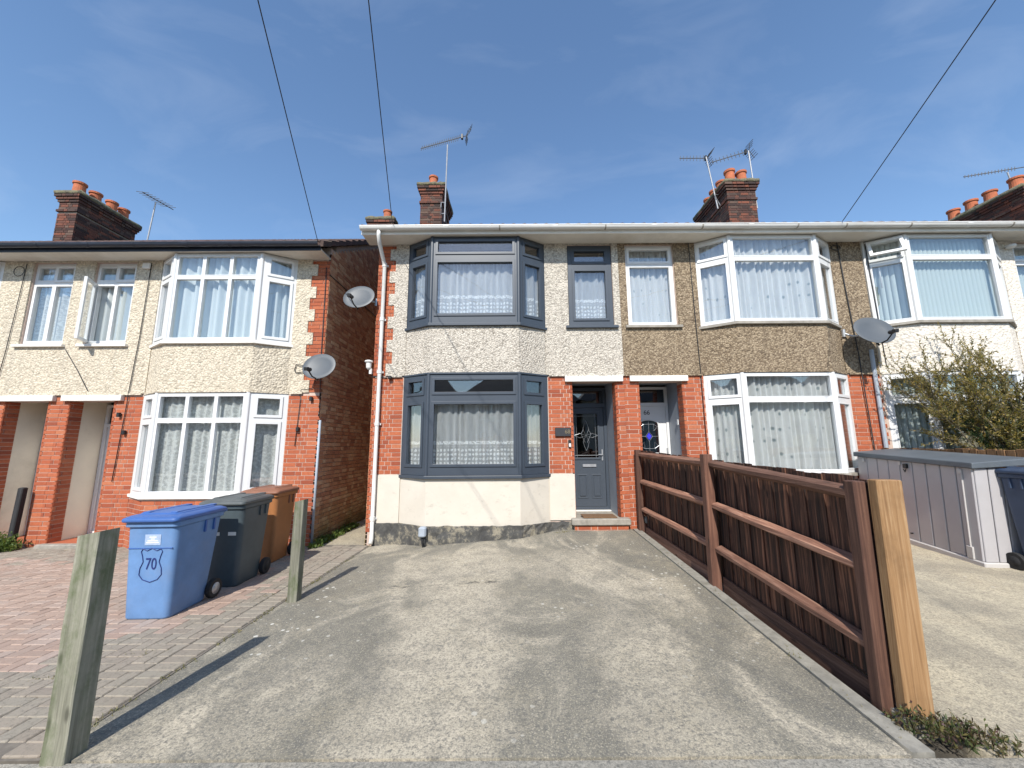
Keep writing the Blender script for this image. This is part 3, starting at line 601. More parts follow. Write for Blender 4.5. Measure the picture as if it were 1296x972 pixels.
def house(label, x0, x1, c, dz, P):
    """one house of a terrace. P: options"""
    root = thing('terraced_house', label, 'house', ((x0+x1)/2, YW, 0), P.get('group'))
    ZS, ZUS, ZLT, ZLS = 5.46+dz, 3.77+dz, 2.87+dz, 1.09+dz
    dash, wm = P['dash'], P['frame']; d0, d1 = P['door']; s0, s1 = P['small']; dtop = 2.74+dz
    # structural wall (its face is the mortar of the brickwork)
    mb = MB(); holes = [(c-BW+0.08, c+BW-0.08, ZUS, ZS), (c-BW+0.08, c+BW-0.08, ZLS, ZLT), (d0, d1, -0.3, dtop), (s0+0.01, s1-0.01, ZUS+0.03, ZS-0.03)]
    mb.holes(x0, x1, -0.4, ZS+0.25, holes, YW, YW+0.22); mb.build('wall', 'mortar', root)
    sh = MB(); sh.box(x0+0.01, x0+0.12, YW+0.23, 15.0, -0.4, ZS+0.3); sh.box(x1-0.12, x1-0.01, YW+0.23, 15.0, -0.4, ZS+0.3); sh.box(x0+0.13, x1-0.13, 14.8, 15.0, -0.4, ZS+0.3)
    sh.box(x0+0.13, x1-0.13, YW+0.23, 14.7, ZLT+0.02, ZUS-0.45)
    sh.box(x0+0.13, x1-0.13, YW+2.2, YW+2.3, ZLT-3.0, ZLT); sh.box(x0+0.13, x1-0.13, YW+2.2, YW+2.3, ZUS-0.44, ZS+0.2)
    sh.build('inner_walls', 'interior', root)
    # pebbledash of the upper storey
    q0, q1 = P.get('quoin', (None, None))
    up = MB(); hs = [(c-BW+0.02, c+BW-0.02, ZLT-0.1, ZS+0.1), (s0, s1, ZUS+0.02, ZS-0.02)]
    us = sorted({x0, x1, c-BW+0.02, c+BW-0.02, s0, s1}); zs = [ZLT, ZUS+0.02, ZS-0.02, ZS]
    tooth = None
    if q0 is not None or q1 is not None:
        zz = ZLT; k = 0; tz = []
        while zz < ZS: tz.append(zz); zz += 0.2265
        zs = sorted(set(zs) | set(tz))
        def tooth(z): return 0.335 if int((z-ZLT)/0.2265) % 2 else 0.225
        if q0 is not None: us = sorted(set(us) | {x0+0.225, x0+0.335})
        if q1 is not None: us = sorted(set(us) | {x1-0.225, x1-0.335})
    def solid(x, z):
        if any(h[0] < x < h[1] and h[2] < z < h[3] for h in hs): return False
        if q0 is not None and x < x0+tooth(z): return False
        if q1 is not None and x > x1-tooth(z): return False
        return True
    up.grid(us, zs, solid, YW-0.026, YW-0.001); build_split(up, 'pebbledash', dash, root)
    sk = MB(); sx0 = x0+(0.335 if q0 is not None else 0); sx1 = x1-(0.335 if q1 is not None else 0)
    for a, b in ((sx0, c-BW-0.03), (c+BW+0.03, sx1)):
        if b-a > 0.05: sk.box(a, b, YW-0.045, YW-0.02, ZLT-0.03, ZLT+0.002)
    build_split(sk, 'drip_edge', dash, root)
    ap = bay_prism(c, ZLT, ZUS-0.055, 0.0); ap.build('bay_apron', dash, root)
    dr = bay_prism(c, ZLT-0.03, ZLT-0.002, 0.022); dr.build('bay_flashing', P.get('flash', dash), root)
    # bays: sills, posts, windows
    cur_u, cur_l = P['curtains']; k0 = (c-BW, YW); k1 = (c-BF, YW-BP); k2 = (c+BF, YW-BP); k3 = (c+BW, YW)
    sill = bay_prism(c, ZUS-0.053, ZUS, 0.055); sill.build('bay_sill', P.get('sill', 'sill_stone'), root, bevel=0.006)
    sill = bay_prism(c, ZLS-0.053, ZLS, 0.055); sill.build('bay_sill', P.get('sill', 'sill_stone'), root, bevel=0.006)
    for lev, (z0, z1, cur) in enumerate(((ZUS+0.002, ZS-0.012, cur_u), (ZLS+0.002, ZLT-0.034, cur_l))):
        st = P['style']
        if st == 'grey':
            rows = [(0.105, 0.70), (0.815, 0.945)]; fc = [(0.065, 0.935)]; sc = [(0.22, 0.78)]; srow = [(0.10, 0.70), (0.815, 0.94)]; fs = {(0, 0), (0, 1)}; ss = {(0, 0), (0, 1)}
        elif st == 'three':
            rows = [(0.035, 0.70), (0.745, 0.965)]; fc = [(0.045, 0.325), (0.36, 0.64), (0.675, 0.955)]; sc = [(0.24, 0.80)]; srow = [(0.06, 0.69), (0.775, 0.95)]; fs = set(); ss = {(0, 0), (0, 1)}
        else:
            rows = [(0.035, 0.70), (0.755, 0.965)]; fc = [(0.04, 0.96)]; sc = [(0.16, 0.86)]; srow = [(0.04, 0.685), (0.775, 0.95)]; fs = set(); ss = {(0, 1)}
        sd = lev*3+int(abs(c)*7)
        window(root, k1, k2, z0, z1, fc, rows, wm, cur, fs, seed=sd)
        wl = window(root, k0, k1, z0, z1, sc, srow, wm, cur, ss, seed=sd+1, skip={(0, 1)} if P.get('vent_open') == lev else ())
        if P.get('vent_open') == lev:
            m, L = frame(k0, k1); H = z1-z0
            open_light(root, wl, None, sc[0][0]*L-0.03, sc[0][1]*L+0.03, z0+srow[1][0]*H-0.03, z0+srow[1][1]*H+0.03, m, R(24), wm, 'X')
        window(root, k2, k3, z0, z1, sc, srow, wm, cur, ss, seed=sd+2)
        cpz = MB()
        for kx, ky in (k1, k2):
            cpz.lathe([(0.036, z0), (0.036, z1)], (kx, ky+0.014, 0), 10)
        build_split(cpz, 'corner_post', wm, root)
    # small window over the door
    m, L = frame((s0, YW+0.03), (s1, YW+0.03)); z0, z1 = ZUS+0.03, ZS-0.03
    if P['style'] == 'grey': w = window(root, (s0, YW+0.0), (s1, YW+0.0), z0, z1, [(0.15, 0.85)], [(0.09, 0.68), (0.79, 0.93)], wm, cur_u, {(0, 0), (0, 1)}, seed=5)
    elif P['style'] == 'three':
        opn = P.get('casement_open'); cs = [(0.08, 0.46), (0.54, 0.92)]; rs = [(0.05, 0.72), (0.79, 0.95)]
        w = window(root, (s0, YW+0.03), (s1, YW+0.03), z0, z1, cs, rs, wm, P.get('small_cur', cur_u), {(1, 1)} if not opn else {(1, 1)}, skip={(0, 0)} if opn else (), seed=6)
        if opn: open_light(root, w, None, cs[0][0]*L-0.03, cs[0][1]*L+0.03, z0+rs[0][0]*(z1-z0)-0.03, z0+rs[0][1]*(z1-z0)+0.03, m, R(62), wm, 'Z')
    else: w = window(root, (s0, YW+0.03), (s1, YW+0.03), z0, z1, [(0.09, 0.91)], [(0.045, 0.73), (0.795, 0.95)], wm, cur_u, {(0, 1)}, seed=7)
    sb = MB(); sb.box(s0-0.06, s1+0.06, YW-0.085, YW+0.1, ZUS-0.02, ZUS+0.028); sb.build('window_sill', P.get('sill', 'sill_stone'), root, bevel=0.005)
    # soffit, fascia, gutter
    so = MB(); gx0 = x0-P.get('gl', 0); gx1 = x1+P.get('gr', 0)
    so.box(gx0, gx1, YW-0.40, YW-0.002, ZS+0.004, ZS+0.03); so.build('soffit', P.get('soffit', 'soffit_paint'), root)
    fa = MB(); fa.box(gx0, gx1, YW-0.425, YW-0.402, ZS-0.015, ZS+0.14); fa.build('fascia', P.get('fascia', 'white_paint'), root)
    gm = P['gutter']; gu = MB(); gy = YW-0.485; pr = []
    for k in range(9): a = math.pi*k/8; pr.append((gy-0.056*math.cos(a), ZS+0.095-0.062*math.sin(a)))
    pr += [(y+(0.006 if y < gy else -0.006)*0+(-0.0), z+0.0) for y, z in []]
    inner = [(gy+(y-gy)*0.9, ZS+0.095+(z-ZS-0.095)*0.9) for y, z in pr][::-1]
    ring = pr+[(pr[-1][0], ZS+0.1)]+[(inner[0][0], ZS+0.1)]+inner+[(inner[-1][0], ZS+0.1), (pr[0][0]-0.004, ZS+0.104), (pr[0][0]-0.006, ZS+0.09)]
    gu.loft([[(gx0, y, z) for y, z in ring], [(gx1, y, z) for y, z in ring]]); go = gu.build('gutter', gm, root)
    xx = gx0+0.5
    while xx < gx1-0.1:
        jb = MB(); r2 = [(gy+(y-gy)*1.1, ZS+0.095+(z-ZS-0.095)*1.1) for y, z in pr]; r3 = [(gy+(y-gy)*1.005, ZS+0.095+(z-ZS-0.095)*1.005) for y, z in pr][::-1]
        wdt = random.choice((0.025, 0.09)); jb.loft([[(xx, y, z) for y, z in r2+r3], [(xx+wdt, y, z) for y, z in r2+r3]]); jb.build('gutter_bracket', 'sill_stone' if gm == 'white_pipe' and wdt < 0.05 else gm, go); xx += random.uniform(0.75, 1.05)
    # roof of pantiles, both slopes
    sl = 0.575; ey = YW-0.455; ez = ZS+0.137; ry = 11.0; rm = MB(); nx = int((gx1-gx0)/0.05); rows = [(ey+k*0.33) for k in range(int((ry-ey)/0.33)+1)]+[ry]; vs = []; fs = []
    for y in rows:
        for lip in (0, 1):
            for i in range(nx+1):
                x = gx0+(gx1-gx0)*i/nx; z = ez+(y-ey)*sl+0.018*math.sin(2*math.pi*x/0.2)+(0.022 if lip else -0.004); vs.append((x, y, z))
    for r_ in range(2*len(rows)-1):
        for i in range(nx): a = r_*(nx+1)+i; fs.append((a, a+1, a+nx+2, a+nx+1))
    rm.add(vs, fs); rzz = ez+(ry-ey)*sl
    rm.hexa([(gx0, ey+0.03, ez-0.05), (gx1, ey+0.03, ez-0.05), (gx1, ry, rzz-0.05), (gx0, ry, rzz-0.05)], [(gx0, ey+0.03, ez-0.025), (gx1, ey+0.03, ez-0.025), (gx1, ry, rzz-0.025), (gx0, ry, rzz-0.025)])
    rm.hexa([(gx0, ry, rzz-0.05), (gx1, ry, rzz-0.05), (gx1, 15.4, rzz-0.05-4.4*sl), (gx0, 15.4, rzz-0.05-4.4*sl)], [(gx0, ry, rzz+0.02), (gx1, ry, rzz+0.02), (gx1, 15.4, rzz+0.02-4.4*sl), (gx0, 15.4, rzz+0.02-4.4*sl)])
    rm.smooth = False; rm.build('roof', P.get('roof', 'roof_tile'), root)
    # door recess
    rc = MB(); rdep = P.get('recess', 0.9); rmat = P.get('recess_mat', 'recess_grey'); yb = YW+rdep
    rc.box(d0-0.06, d0-0.004, YW+0.225, yb, -0.3, dtop+0.05); rc.box(d1+0.004, d1+0.06, YW+0.225, yb, -0.3, dtop+0.05); rc.box(d0-0.06, d1+0.06, YW+0.225, yb, dtop+0.052, dtop+0.1)
    rc.build('porch_recess', rmat, root)
    fl = P.get('floor', 0.33+dz); st_ = MB(); st_.box(d0-0.003, d1+0.003, YW+0.0, yb+0.1, -0.3, fl-0.01); st_.build('porch_floor', P.get('floor_mat', 'sill_stone'), root)
    # lintel
    lb = MB(); a, b = P['lintel']; lb.box(a, b, YW-0.075, YW-0.001, ZLT-0.135, ZLT-0.034); lb.build('lintel', 'white_paint', root, bevel=0.006)
    # brickwork of the ground floor
    m, L = frame((x0, YW), (x1, YW)); zb = P.get('brick_from', gz((x0+x1)/2, YW)-0.02); zt = ZLT-0.003
    def span(z):
        segs = []; edges = [(x0, c-BW-0.01), (c+BW+0.01, x1)]
        for a, b in edges:
            cuts = [(a, b)]
            if z < dtop:
                nc = []
                for p, q in cuts:
                    if q <= d0 or p >= d1: nc.append((p, q))
                    else:
                        if d0-p > 0.05: nc.append((p, d0))
                        if q-d1 > 0.05: nc.append((d1, q))
                cuts = nc
            for p, q in cuts:
                lo = P.get('brick_low')
                if lo:
                    for lx0, lx1, lz in lo:
                        if z < lz and p < lx1 and q > lx0:
                            if p >= lx0-0.001: p = max(p, lx1)
                            else: q = min(q, lx0)
                if q-p > 0.04: segs.append((p-x0, q-x0))
        return segs
    lay_bricks(root, m, zb, zt, span)
    if q0 is not None: lay_bricks(root, m, ZLT+0.005, ZS-0.005, lambda z: [(0, tooth(max(z, ZLT+0.01))-0.004)], proud=0.012)
    if q1 is not None: lay_bricks(root, m, ZLT+0.005, ZS-0.005, lambda z: [(L-tooth(max(z, ZLT+0.01))+0.004, L)], proud=0.012)
    # lower apron of the bay
    la = bay_prism(c, -0.4, ZLS-0.055, 0.0); la.build('bay_base', P.get('base', 'mortar'), root)
    if P.get('base', 'mortar') == 'mortar':
        for p, q in ((k0, k1), (k1, k2), (k2, k3)):
            mm, LL = frame(p, q); lay_bricks(root, mm, gz(c, YW)-0.02, ZLS-0.06, lambda z: [(0, LL)])
    # reveals of the porch piers: bricks on the inner faces
    jb = MB()
    for P0, P1 in (((d0, YW), (d0, YW+0.22)), ((d1, YW+0.22), (d1, YW))):
        pass
    m1, L1 = frame((d0, YW), (d0, YW+0.215)); m2, L2 = frame((d1, YW+0.215), (d1, YW))
    lay_bricks(None, m1, fl, dtop-0.004, lambda z: [(0.0, L1)], proud=0.007, joined=jb); lay_bricks(None, m2, fl, dtop-0.004, lambda z: [(0.0, L2)], proud=0.007, joined=jb)
    stuff(jb.build('pier_return', 'brick_red', root))
    return root, dict(ZS=ZS, ZUS=ZUS, ZLT=ZLT, ZLS=ZLS, yb=yb, fl=fl, dtop=dtop)

def cable(root, pts, r=0.008, mat='black_cable', name='cable'):
    mb = MB(); mb.tube(pts, r, 6); mb.smooth = True; return mb.build(name, mat, root)

# --- the grey-windowed end house
main, mi = house('end terrace house with charcoal grey bay windows, pale pebbledash and grey front door', -2.56, 2.06, -0.67, 0.0,
    dict(dash='dash_pale', frame='grey_upvc', style='grey', door=(1.10, 1.90), small=(1.08, 1.94), curtains=('net_lace', 'net_lace'), gutter='white_pipe', gl=0.2, quoin=(1, None),
         lintel=(0.97, 2.03), base='render_cream', recess=0.85, brick_from=0.12, brick_low=[(-2.40, -1.9, 1.06), (0.60, 1.10, 1.06)], group='houses of the terrace', sill='grey_upvc', flash='grey_upvc', roof='roof_tile', floor=0.33))
# cream-painted flats either side of the bay, and the tarred plinth
cr = MB(); cr.box(-2.40, -0.67-BW+0.002, YW-0.022, YW-0.001, 0.27, 1.085); cr.build('painted_render', 'render_cream', main)
cr = MB(); cr.box(-0.67+BW-0.002, 1.099, YW-0.022, YW-0.001, 0.30, 1.085); cr.build('painted_render', 'render_cream', main)
pl = MB(); rr = random.Random(3); top = []
pts = [(-2.43, YW-0.045), (-0.67-BW-0.03, YW-0.045), (-0.67-BF-0.02, YW-BP-0.045), (-0.67+BF+0.02, YW-BP-0.045), (-0.67+BW+0.03, YW-0.045), (1.08, YW-0.045)]
dense = []
for (ax, ay), (bx, by) in zip(pts, pts[1:]):
    n = max(2, int(math.hypot(bx-ax, by-ay)/0.07))
    for k in range(n): dense.append((ax+(bx-ax)*k/n, ay+(by-ay)*k/n))
dense.append(pts[-1]); n = len(dense); vs = []
for lev in range(5):
    for x, y in dense:
        z = (gz(x, y)-0.1) if lev == 0 else gz(x, y)+(0.275+rr.uniform(-0.018, 0.018)-gz(x, y))*lev/3 if lev < 4 else 0.27
        vs.append((x, y+rr.uniform(-0.012, 0.012)+(0.06 if lev == 4 else 0), z))
pl.add(vs, [(l*n+i, l*n+i+1, (l+1)*n+i+1, (l+1)*n+i) for l in range(4) for i in range(n-1)]); pl.build('plinth', 'plinth_paint', main)
def step_block(root, d0, d1, fl):
    sb = MB(); sb.bbox(d0-0.09, d1+0.12, YW-0.17, YW-0.003, fl-0.10, fl+0.012, 0.018); sb.build('doorstep', 'sill_stone', root)
    sb = MB(); sb.box(d0-0.04, d1+0.08, YW-0.12, YW-0.004, -0.1, fl-0.102); sb.build('step_riser', 'mortar', root)
    m, L = frame((d0-0.04, YW-0.12), (d1+0.08, YW-0.12)); lay_bricks(root, m, fl-0.102-0.151+0.008, fl-0.104, lambda z: [(0, L)])
step_block(main, 1.10, 1.90, 0.33)
# front door of the end house
def leadline(o, pts, y, mat='lead_line', r=0.003):
    mb = MB(); mb.tube([(x, y, z) for x, z in pts], r, 5); return mb.build('lead_strip', mat, o)
def main_door():
    y = 7.80; z0 = 0.40; d0, d1 = 1.10, 1.90
    fr = MB(); fr.holes(d0+0.001, d1-0.001, 0.345, mi['dtop']-0.001, [(d0+0.06, d1-0.06, z0, 2.33), (d0+0.06, d1-0.06, 2.42, mi['dtop']-0.06)], y-0.03, y+0.05); f = fr.build('door_frame', 'grey_upvc', main, bevel=0.004)
    g = MB(); g.box(d0+0.055, d1-0.055, y, y+0.008, 2.415, mi['dtop']-0.055); g.build('fanlight', 'door_glass', f)
    a, b = d0+0.064, d1-0.064; gl = (1.24, 1.72, 1.33, 2.22)
    lf = MB(); lf.holes(a, b, z0+0.004, 2.326, [gl], y-0.015, y+0.03); d = lf.build('door', 'grey_door', main, bevel=0.003)
    tr = MB(); tr.holes(gl[0]-0.03, gl[1]+0.03, gl[2]-0.03, gl[3]+0.03, [(gl[0]+0.01, gl[1]-0.01, gl[2]+0.01, gl[3]-0.01)], y-0.03, y-0.0155); tr.build('glass_trim', 'grey_door', d, bevel=0.006)
    g = MB(); g.box(gl[0]+0.002, gl[1]-0.002, y+0.002, y+0.008, gl[2]+0.002, gl[3]-0.002); g.build('door_pane', 'door_glass', d)
    cx = (gl[0]+gl[1])/2; cz = (gl[2]+gl[3])/2; yy = y-0.004
    for s in (-1, 1):
        leadline(d, [(cx+s*0.19, gl[2]+0.01), (cx+s*0.19, gl[3]-0.01)], yy); leadline(d, [(gl[0]+0.01, cz+s*0.39), (gl[1]-0.01, cz+s*0.39)], yy)
        leadline(d, [(cx, cz+s*0.30), (cx+0.035, cz+s*0.22), (cx+0.06, cz+s*0.12), (cx, cz), (cx-0.06, cz+s*0.12), (cx-0.035, cz+s*0.22), (cx, cz+s*0.30)], yy)
        leadline(d, [(cx+s*0.24, cz), (cx+s*0.12, cz+0.045), (cx, cz), (cx+s*0.12, cz-0.045), (cx+s*0.24, cz)], yy)
        leadline(d, [(cx+s*0.05, cz+0.12), (cx+s*0.10, cz+0.03), (cx+s*0.02, cz-0.14)], yy)
    for px in (1.28, 1.56):
        p = MB(); p.holes(px, px+0.2, 0.56, 1.02, [(px+0.025, px+0.175, 0.585, 0.995)], y-0.024, y-0.0155); p.build('panel_moulding', 'grey_door', d, bevel=0.006)
        p = MB(); p.bbox(px+0.04, px+0.16, y-0.028, y-0.0157, 0.60, 0.98, 0.005); p.build('panel', 'grey_door', d)
    lb = MB(); lb.bbox(1.39, 1.66, y-0.030, y-0.0156, 1.155, 1.215, 0.006); lb.build('letterbox', 'alu', d)
    hd = MB(); hd.bbox(1.775, 1.80, y-0.028, y-0.0156, 1.28, 1.50, 0.004); hd.tube([(1.787, y-0.03, 1.40), (1.787, y-0.06, 1.40), (1.70, y-0.06, 1.40)], 0.008); hd.build('handle', 'alu', d)
    th = MB(); th.box(d0+0.002, d1-0.002, y-0.1, y+0.05, 0.325, 0.344); th.build('threshold', 'white_paint', main)
main_door()
mat_ = MB(); mat_.bbox(1.22, 1.80, 6.90, 7.22, 0.345, 0.362, 0.004)
tag(mat_.build('door_mat', 'door_mat'), 'brown coir mat on the doorstep of the grey front door', 'doormat')
# downpipe with swan neck
dp = MB(); X = -2.425
dp.tube([(X+0.0, 6.53, 5.50), (X, 6.53, 5.40), (X-0.01, 6.62, 5.30), (X-0.01, 6.86, 5.10), (X, 6.925, 5.0), (X, 6.925, 0.02), (X-0.0, 6.88, -0.05)], 0.036, 12); dp.smooth = True; dpo = dp.build('downpipe', 'white_pipe', main)
for z in (4.98, 3.9, 2.9, 1.95, 0.32):
    b = MB(); b.lathe([(0.036, 0), (0.043, 0.003), (0.043, 0.07), (0.036, 0.073)], (X, 6.925, z), 12); b.box(X-0.06, X+0.06, 6.955, 6.985, z+0.015, z+0.05); b.build('pipe_clip', 'white_pipe', dpo)
# lamp by the alley corner with its black cable
lp = MB(); lp.box(-2.62, -2.575, 6.93, 6.99, 2.90, 3.0); lp.lathe([(0.02, 0), (0.045, 0.03), (0.05, 0.12), (0.075, 0.14), (0.07, 0.165), (0.02, 0.18)], (-2.63, 6.93, 2.98), 14); lp.build('alley_lamp', 'white_pipe', main)
sn = MB(); sn.bbox(-2.27, -2.20, 6.90, 6.985, 2.80, 2.86, 0.012); sn.tube([(-2.6, 6.975, 2.86), (-2.3, 6.975, 2.83)], 0.008); sn.build('motion_sensor', 'black_plastic', main)
# meter box on the plinth
mt_ = MB(); mt_.bbox(-1.53, -1.41, 6.50, 6.62, 0.13, 0.29, 0.02); mb2 = mt_.build('outdoor_socket', 'conduit_grey', main)
cable(mb2, [(-1.47, 6.57, 0.14), (-1.48, 6.57, 0.05), (-1.45, 6.56, -0.06)], 0.014); cable(mb2, [(-1.44, 6.57, 0.14), (-1.43, 6.57, -0.06)], 0.01)
# number plaque and bell
pq = MB(); pq.bbox(0.77, 1.055, YW-0.045, YW-0.012, 1.745, 1.90, 0.006); pqo = pq.build('number_plaque', 'slate_plaque', main); put_text('68', 0.10, 'brass', (0.99, YW-0.048, 1.825), pqo)
be = MB(); be.bbox(1.0, 1.055, YW-0.045, YW-0.012, 1.55, 1.68, 0.01); beo = be.build('doorbell', 'black_plastic', main)
be = MB(); be.bbox(1.008, 1.047, YW-0.052, YW-0.0455, 1.558, 1.62, 0.005); be.build('bell_button', 'white_upvc', beo)
stack(main, -2.62, -2.0, 10.2, 11.5, 7.0, 9.14, [(-2.31, 10.42), (-2.26, 10.85), (-2.3, 11.25)], 0.36, 0.13)

# --- brown pebbledash house, white windows
brown, bi = house('mid terrace house with brown pebbledash, white bay windows and white front door', 2.062, 6.78, 4.86, 0.0,
    dict(dash='dash_brown', frame='white_upvc', style='plain', door=(2.33, 3.13), small=(2.20, 3.14), curtains=('net_dots', 'net_dots'), gutter='white_pipe', lintel=(2.16, 3.22), recess=0.80, recess_mat='recess_grey',
         group='houses of the terrace', floor=0.36))
def white_door():
    y = 7.74; d0, d1 = 2.33, 3.13; z0 = 0.42; zt = bi['dtop']
    fr = MB(); fr.holes(d0+0.001, d1-0.001, 0.352, zt-0.001, [(d0+0.05, d1-0.05, z0, 2.35), (d0+0.06, d1-0.06, 2.42, zt-0.05)], y-0.03, y+0.05); f = fr.build('door_frame', 'white_upvc', brown, bevel=0.004)
    g = MB(); g.box(d0+0.055, d1-0.055, y, y+0.008, 2.415, zt-0.045); g.build('fanlight', 'door_glass', f)
    gl = (2.52, 2.92, 1.42, 2.08)
    lf = MB(); lf.box(d0+0.053, d1-0.053, y-0.012, y+0.03, z0+0.004, 2.346); d = lf.build('door', 'white_upvc', brown, bevel=0.003)
    arch = [(gl[0], gl[2]), (gl[1], gl[2])]+[((gl[0]+gl[1])/2+0.20*math.cos(t), gl[3]-0.10+0.10*math.sin(t)) for t in [math.pi*k/10 for k in range(11)]]
    g = MB(); g.loft([[(x, y-0.016, z) for x, z in arch], [(x, y-0.0125, z) for x, z in arch]]); g.build('door_pane', 'door_glass', d)
    dk = MB(); cx, cz = (gl[0]+gl[1])/2, (gl[2]+gl[3])/2; yy = y-0.019
    rim = MB(); rim.tube([(x, y-0.016, z) for x, z in arch+[arch[0]]], 0.014, 6); rim.build('pane_trim', 'white_upvc', d)
    for s in (-1, 1):
        leadline(d, [(cx+s*0.20, cz), (cx+s*0.06, cz)], yy); leadline(d, [(cx, cz+s*0.31), (cx, cz+s*0.09)], yy)
        leadline(d, [(cx-0.07, cz), (cx, cz+s*0.10), (cx+0.07, cz)], yy); leadline(d, [(cx-0.2, cz+s*0.17), (cx-0.1, cz+s*0.24), (cx+0.1, cz+s*0.24), (cx+0.2, cz+s*0.17)], yy)
        leadline(d, [(cx-0.16, cz+s*0.17), (cx-0.1, cz+s*0.11), (cx-0.1, cz+s*0.24)], yy); leadline(d, [(cx+0.16, cz+s*0.17), (cx+0.1, cz+s*0.11), (cx+0.1, cz+s*0.24)], yy)
    gm_ = MB(); gm_.loft([[(cx, yy-0.004, cz-0.07), (cx+0.05, yy-0.004, cz), (cx, yy-0.004, cz+0.07), (cx-0.05, yy-0.004, cz)], [(cx, yy, cz-0.075), (cx+0.055, yy, cz), (cx, yy, cz+0.075), (cx-0.055, yy, cz)]]); gm_.build('blue_diamond', 'blue_gem', d)
    for a, b, c_, e in ((2.47, 3.04, 1.36, 2.30), (2.44, 2.70, 0.55, 1.25), (2.76, 3.02, 0.55, 1.25)):
        p = MB(); p.holes(a, b, c_, e, [(a+0.012, b-0.012, c_+0.012, e-0.012)], y-0.018, y-0.0125); p.build('panel_moulding', 'white_upvc', d)
    for xx in (2.955, 2.995): 
        p = MB(); p.bbox(xx, xx+0.03, y-0.018, y-0.0126, 1.4, 1.95, 0.003); p.build('panel', 'white_upvc', d)
    put_text('66', 0.13, 'slate_plaque', (2.70, y-0.016, 2.22), d)
    hd = MB(); hd.bbox(3.05, 3.07, y-0.03, y-0.0125, 1.3, 1.52, 0.004); hd.build('handle', 'alu', d)
white_door(); step_block(brown, 2.33, 3.13, 0.36)
be = MB(); be.bbox(3.105, 3.122, 7.24, 7.29, 1.95, 2.05, 0.004); be.build('doorbell', 'white_upvc', brown)
for off in (0,): cable(brown, [(3.44+off, 6.955, 5.44), (3.45+off, 6.955, 4.2), (3.47+off*0.5, 6.955, 2.92), (3.475+off*0.5, 6.972, 2.85), (3.48+off*0.5, 6.975, 1.2)], 0.007)
cable(brown, [(6.32, 6.955, 5.44), (6.36, 6.955, 4.4), (6.42, 6.955, 3.2), (6.42, 6.95, 2.86), (6.46, 6.965, 1.5), (6.5, 6.965, 0.6)], 0.010)
lp_ = [(6.28+0.09*math.cos(t), 6.95, 5.33+0.05*math.sin(t)) for t in [k*0.5 for k in range(20)]]
cable(brown, lp_, 0.008)
stack(brown, 6.26, 7.08, 10.15, 11.9, 7.0, 9.16, [(6.52, 10.36), (6.86, 10.36), (6.5, 10.8), (6.86, 10.85), (6.5, 11.2), (6.52, 11.6), (6.86, 11.5)], 0.40, 0.145)

# --- white rendered house at the right with vertical blinds
white, wi = house('white rendered terrace house with vertical blinds and an open top vent', 6.782, 11.4, 8.15, 0.0,
    dict(dash='dash_white', frame='white_upvc', style='plain', door=(10.0, 10.8), small=(9.72, 10.55), curtains=('blind', 'blind'), gutter='white_pipe', lintel=(9.9, 10.9), recess=0.42, vent_open=0,
         group='houses of the terrace', floor=0.36))
wd = MB(); wd.box(10.002, 10.798, 7.34, 7.40, 0.36, 2.735); wd.build('door', 'white_upvc', white)
lt = MB(); lt.lathe([(0.02, 0), (0.07, 0.02), (0.075, 0.06), (0.03, 0.08)], (9.60, 6.9, 5.27), 14); lt.build('wall_lamp', 'white_pipe', white)
cable(white, [(6.86, 6.955, 5.4), (6.88, 6.955, 4.4), (6.90, 6.955, 3.0), (6.95, 6.95, 2.85)], 0.009)
cable(white, [(6.80, 6.95, 5.44), (6.80, 6.95, 3.0)], 0.02, 'white_pipe', 'white_conduit')
cable(white, [(7.06, 6.955, 5.3), (7.03, 6.93, 4.5)], 0.014, 'white_pipe', 'white_conduit')
gp = MB(); gp.tube([(6.66, 6.955, 3.30), (6.66, 6.955, 0.2)], 0.035, 10); gp.build('grey_downpipe', 'conduit_grey', white)

# --- far right house: only its chimney shows
far, fi = house('far terrace house whose red-potted chimney rises at the roof edge', 11.402, 16.1, 14.1, 0.0,
    dict(dash='dash_cream', frame='white_upvc', style='plain', door=(11.7, 12.4), small=(11.6, 12.4), curtains=('drape', 'drape'), gutter='white_pipe', lintel=(11.6, 12.5), recess=0.42, group='houses of the terrace', floor=0.36))
wd = MB(); wd.box(11.702, 12.398, 7.34, 7.40, 0.36, 2.735); wd.build('door', 'white_upvc', far)
stack(far, 14.75, 15.6, 10.1, 12.4, 6.8, 8.92, [(14.98, 10.35), (14.95, 10.95), (14.95, 11.45), (14.95, 11.95)], 0.40, 0.16)

# --- left terrace, a step lower
left, li = house('cream pebbledash end terrace house with three-light white bay windows', -8.25, -3.5, -5.42, -0.30,
    dict(dash='dash_cream', frame='white_upvc', style='three', door=(-8.08, -7.27), small=(-8.02, -7.22), curtains=('drape', 'net_damask'), gutter='black_gutter', fascia='black_gutter', lintel=(-8.19, -7.10), recess=0.72, recess_mat='recess_cream',
         quoin=(None, 1), casement_open=True, small_cur='drape', sill='white_paint', group='houses of the left terrace', floor=-0.03, floor_mat='brick_red', gr=0.0))
left2, l2 = house('cream pebbledash neighbour house with tall two-light lace window over the porch', -12.85, -8.252, -11.08, -0.30,
    dict(dash='dash_cream', frame='white_upvc', style='three', door=(-9.27, -8.47), small=(-9.22, -8.40), curtains=('net_damask', 'net_damask'), gutter='black_gutter', fascia='black_gutter', lintel=(-9.4, -8.34), recess=0.72, recess_mat='recess_cream',
         sill='white_paint', group='houses of the left terrace', floor=-0.03, floor_mat='brick_red'))
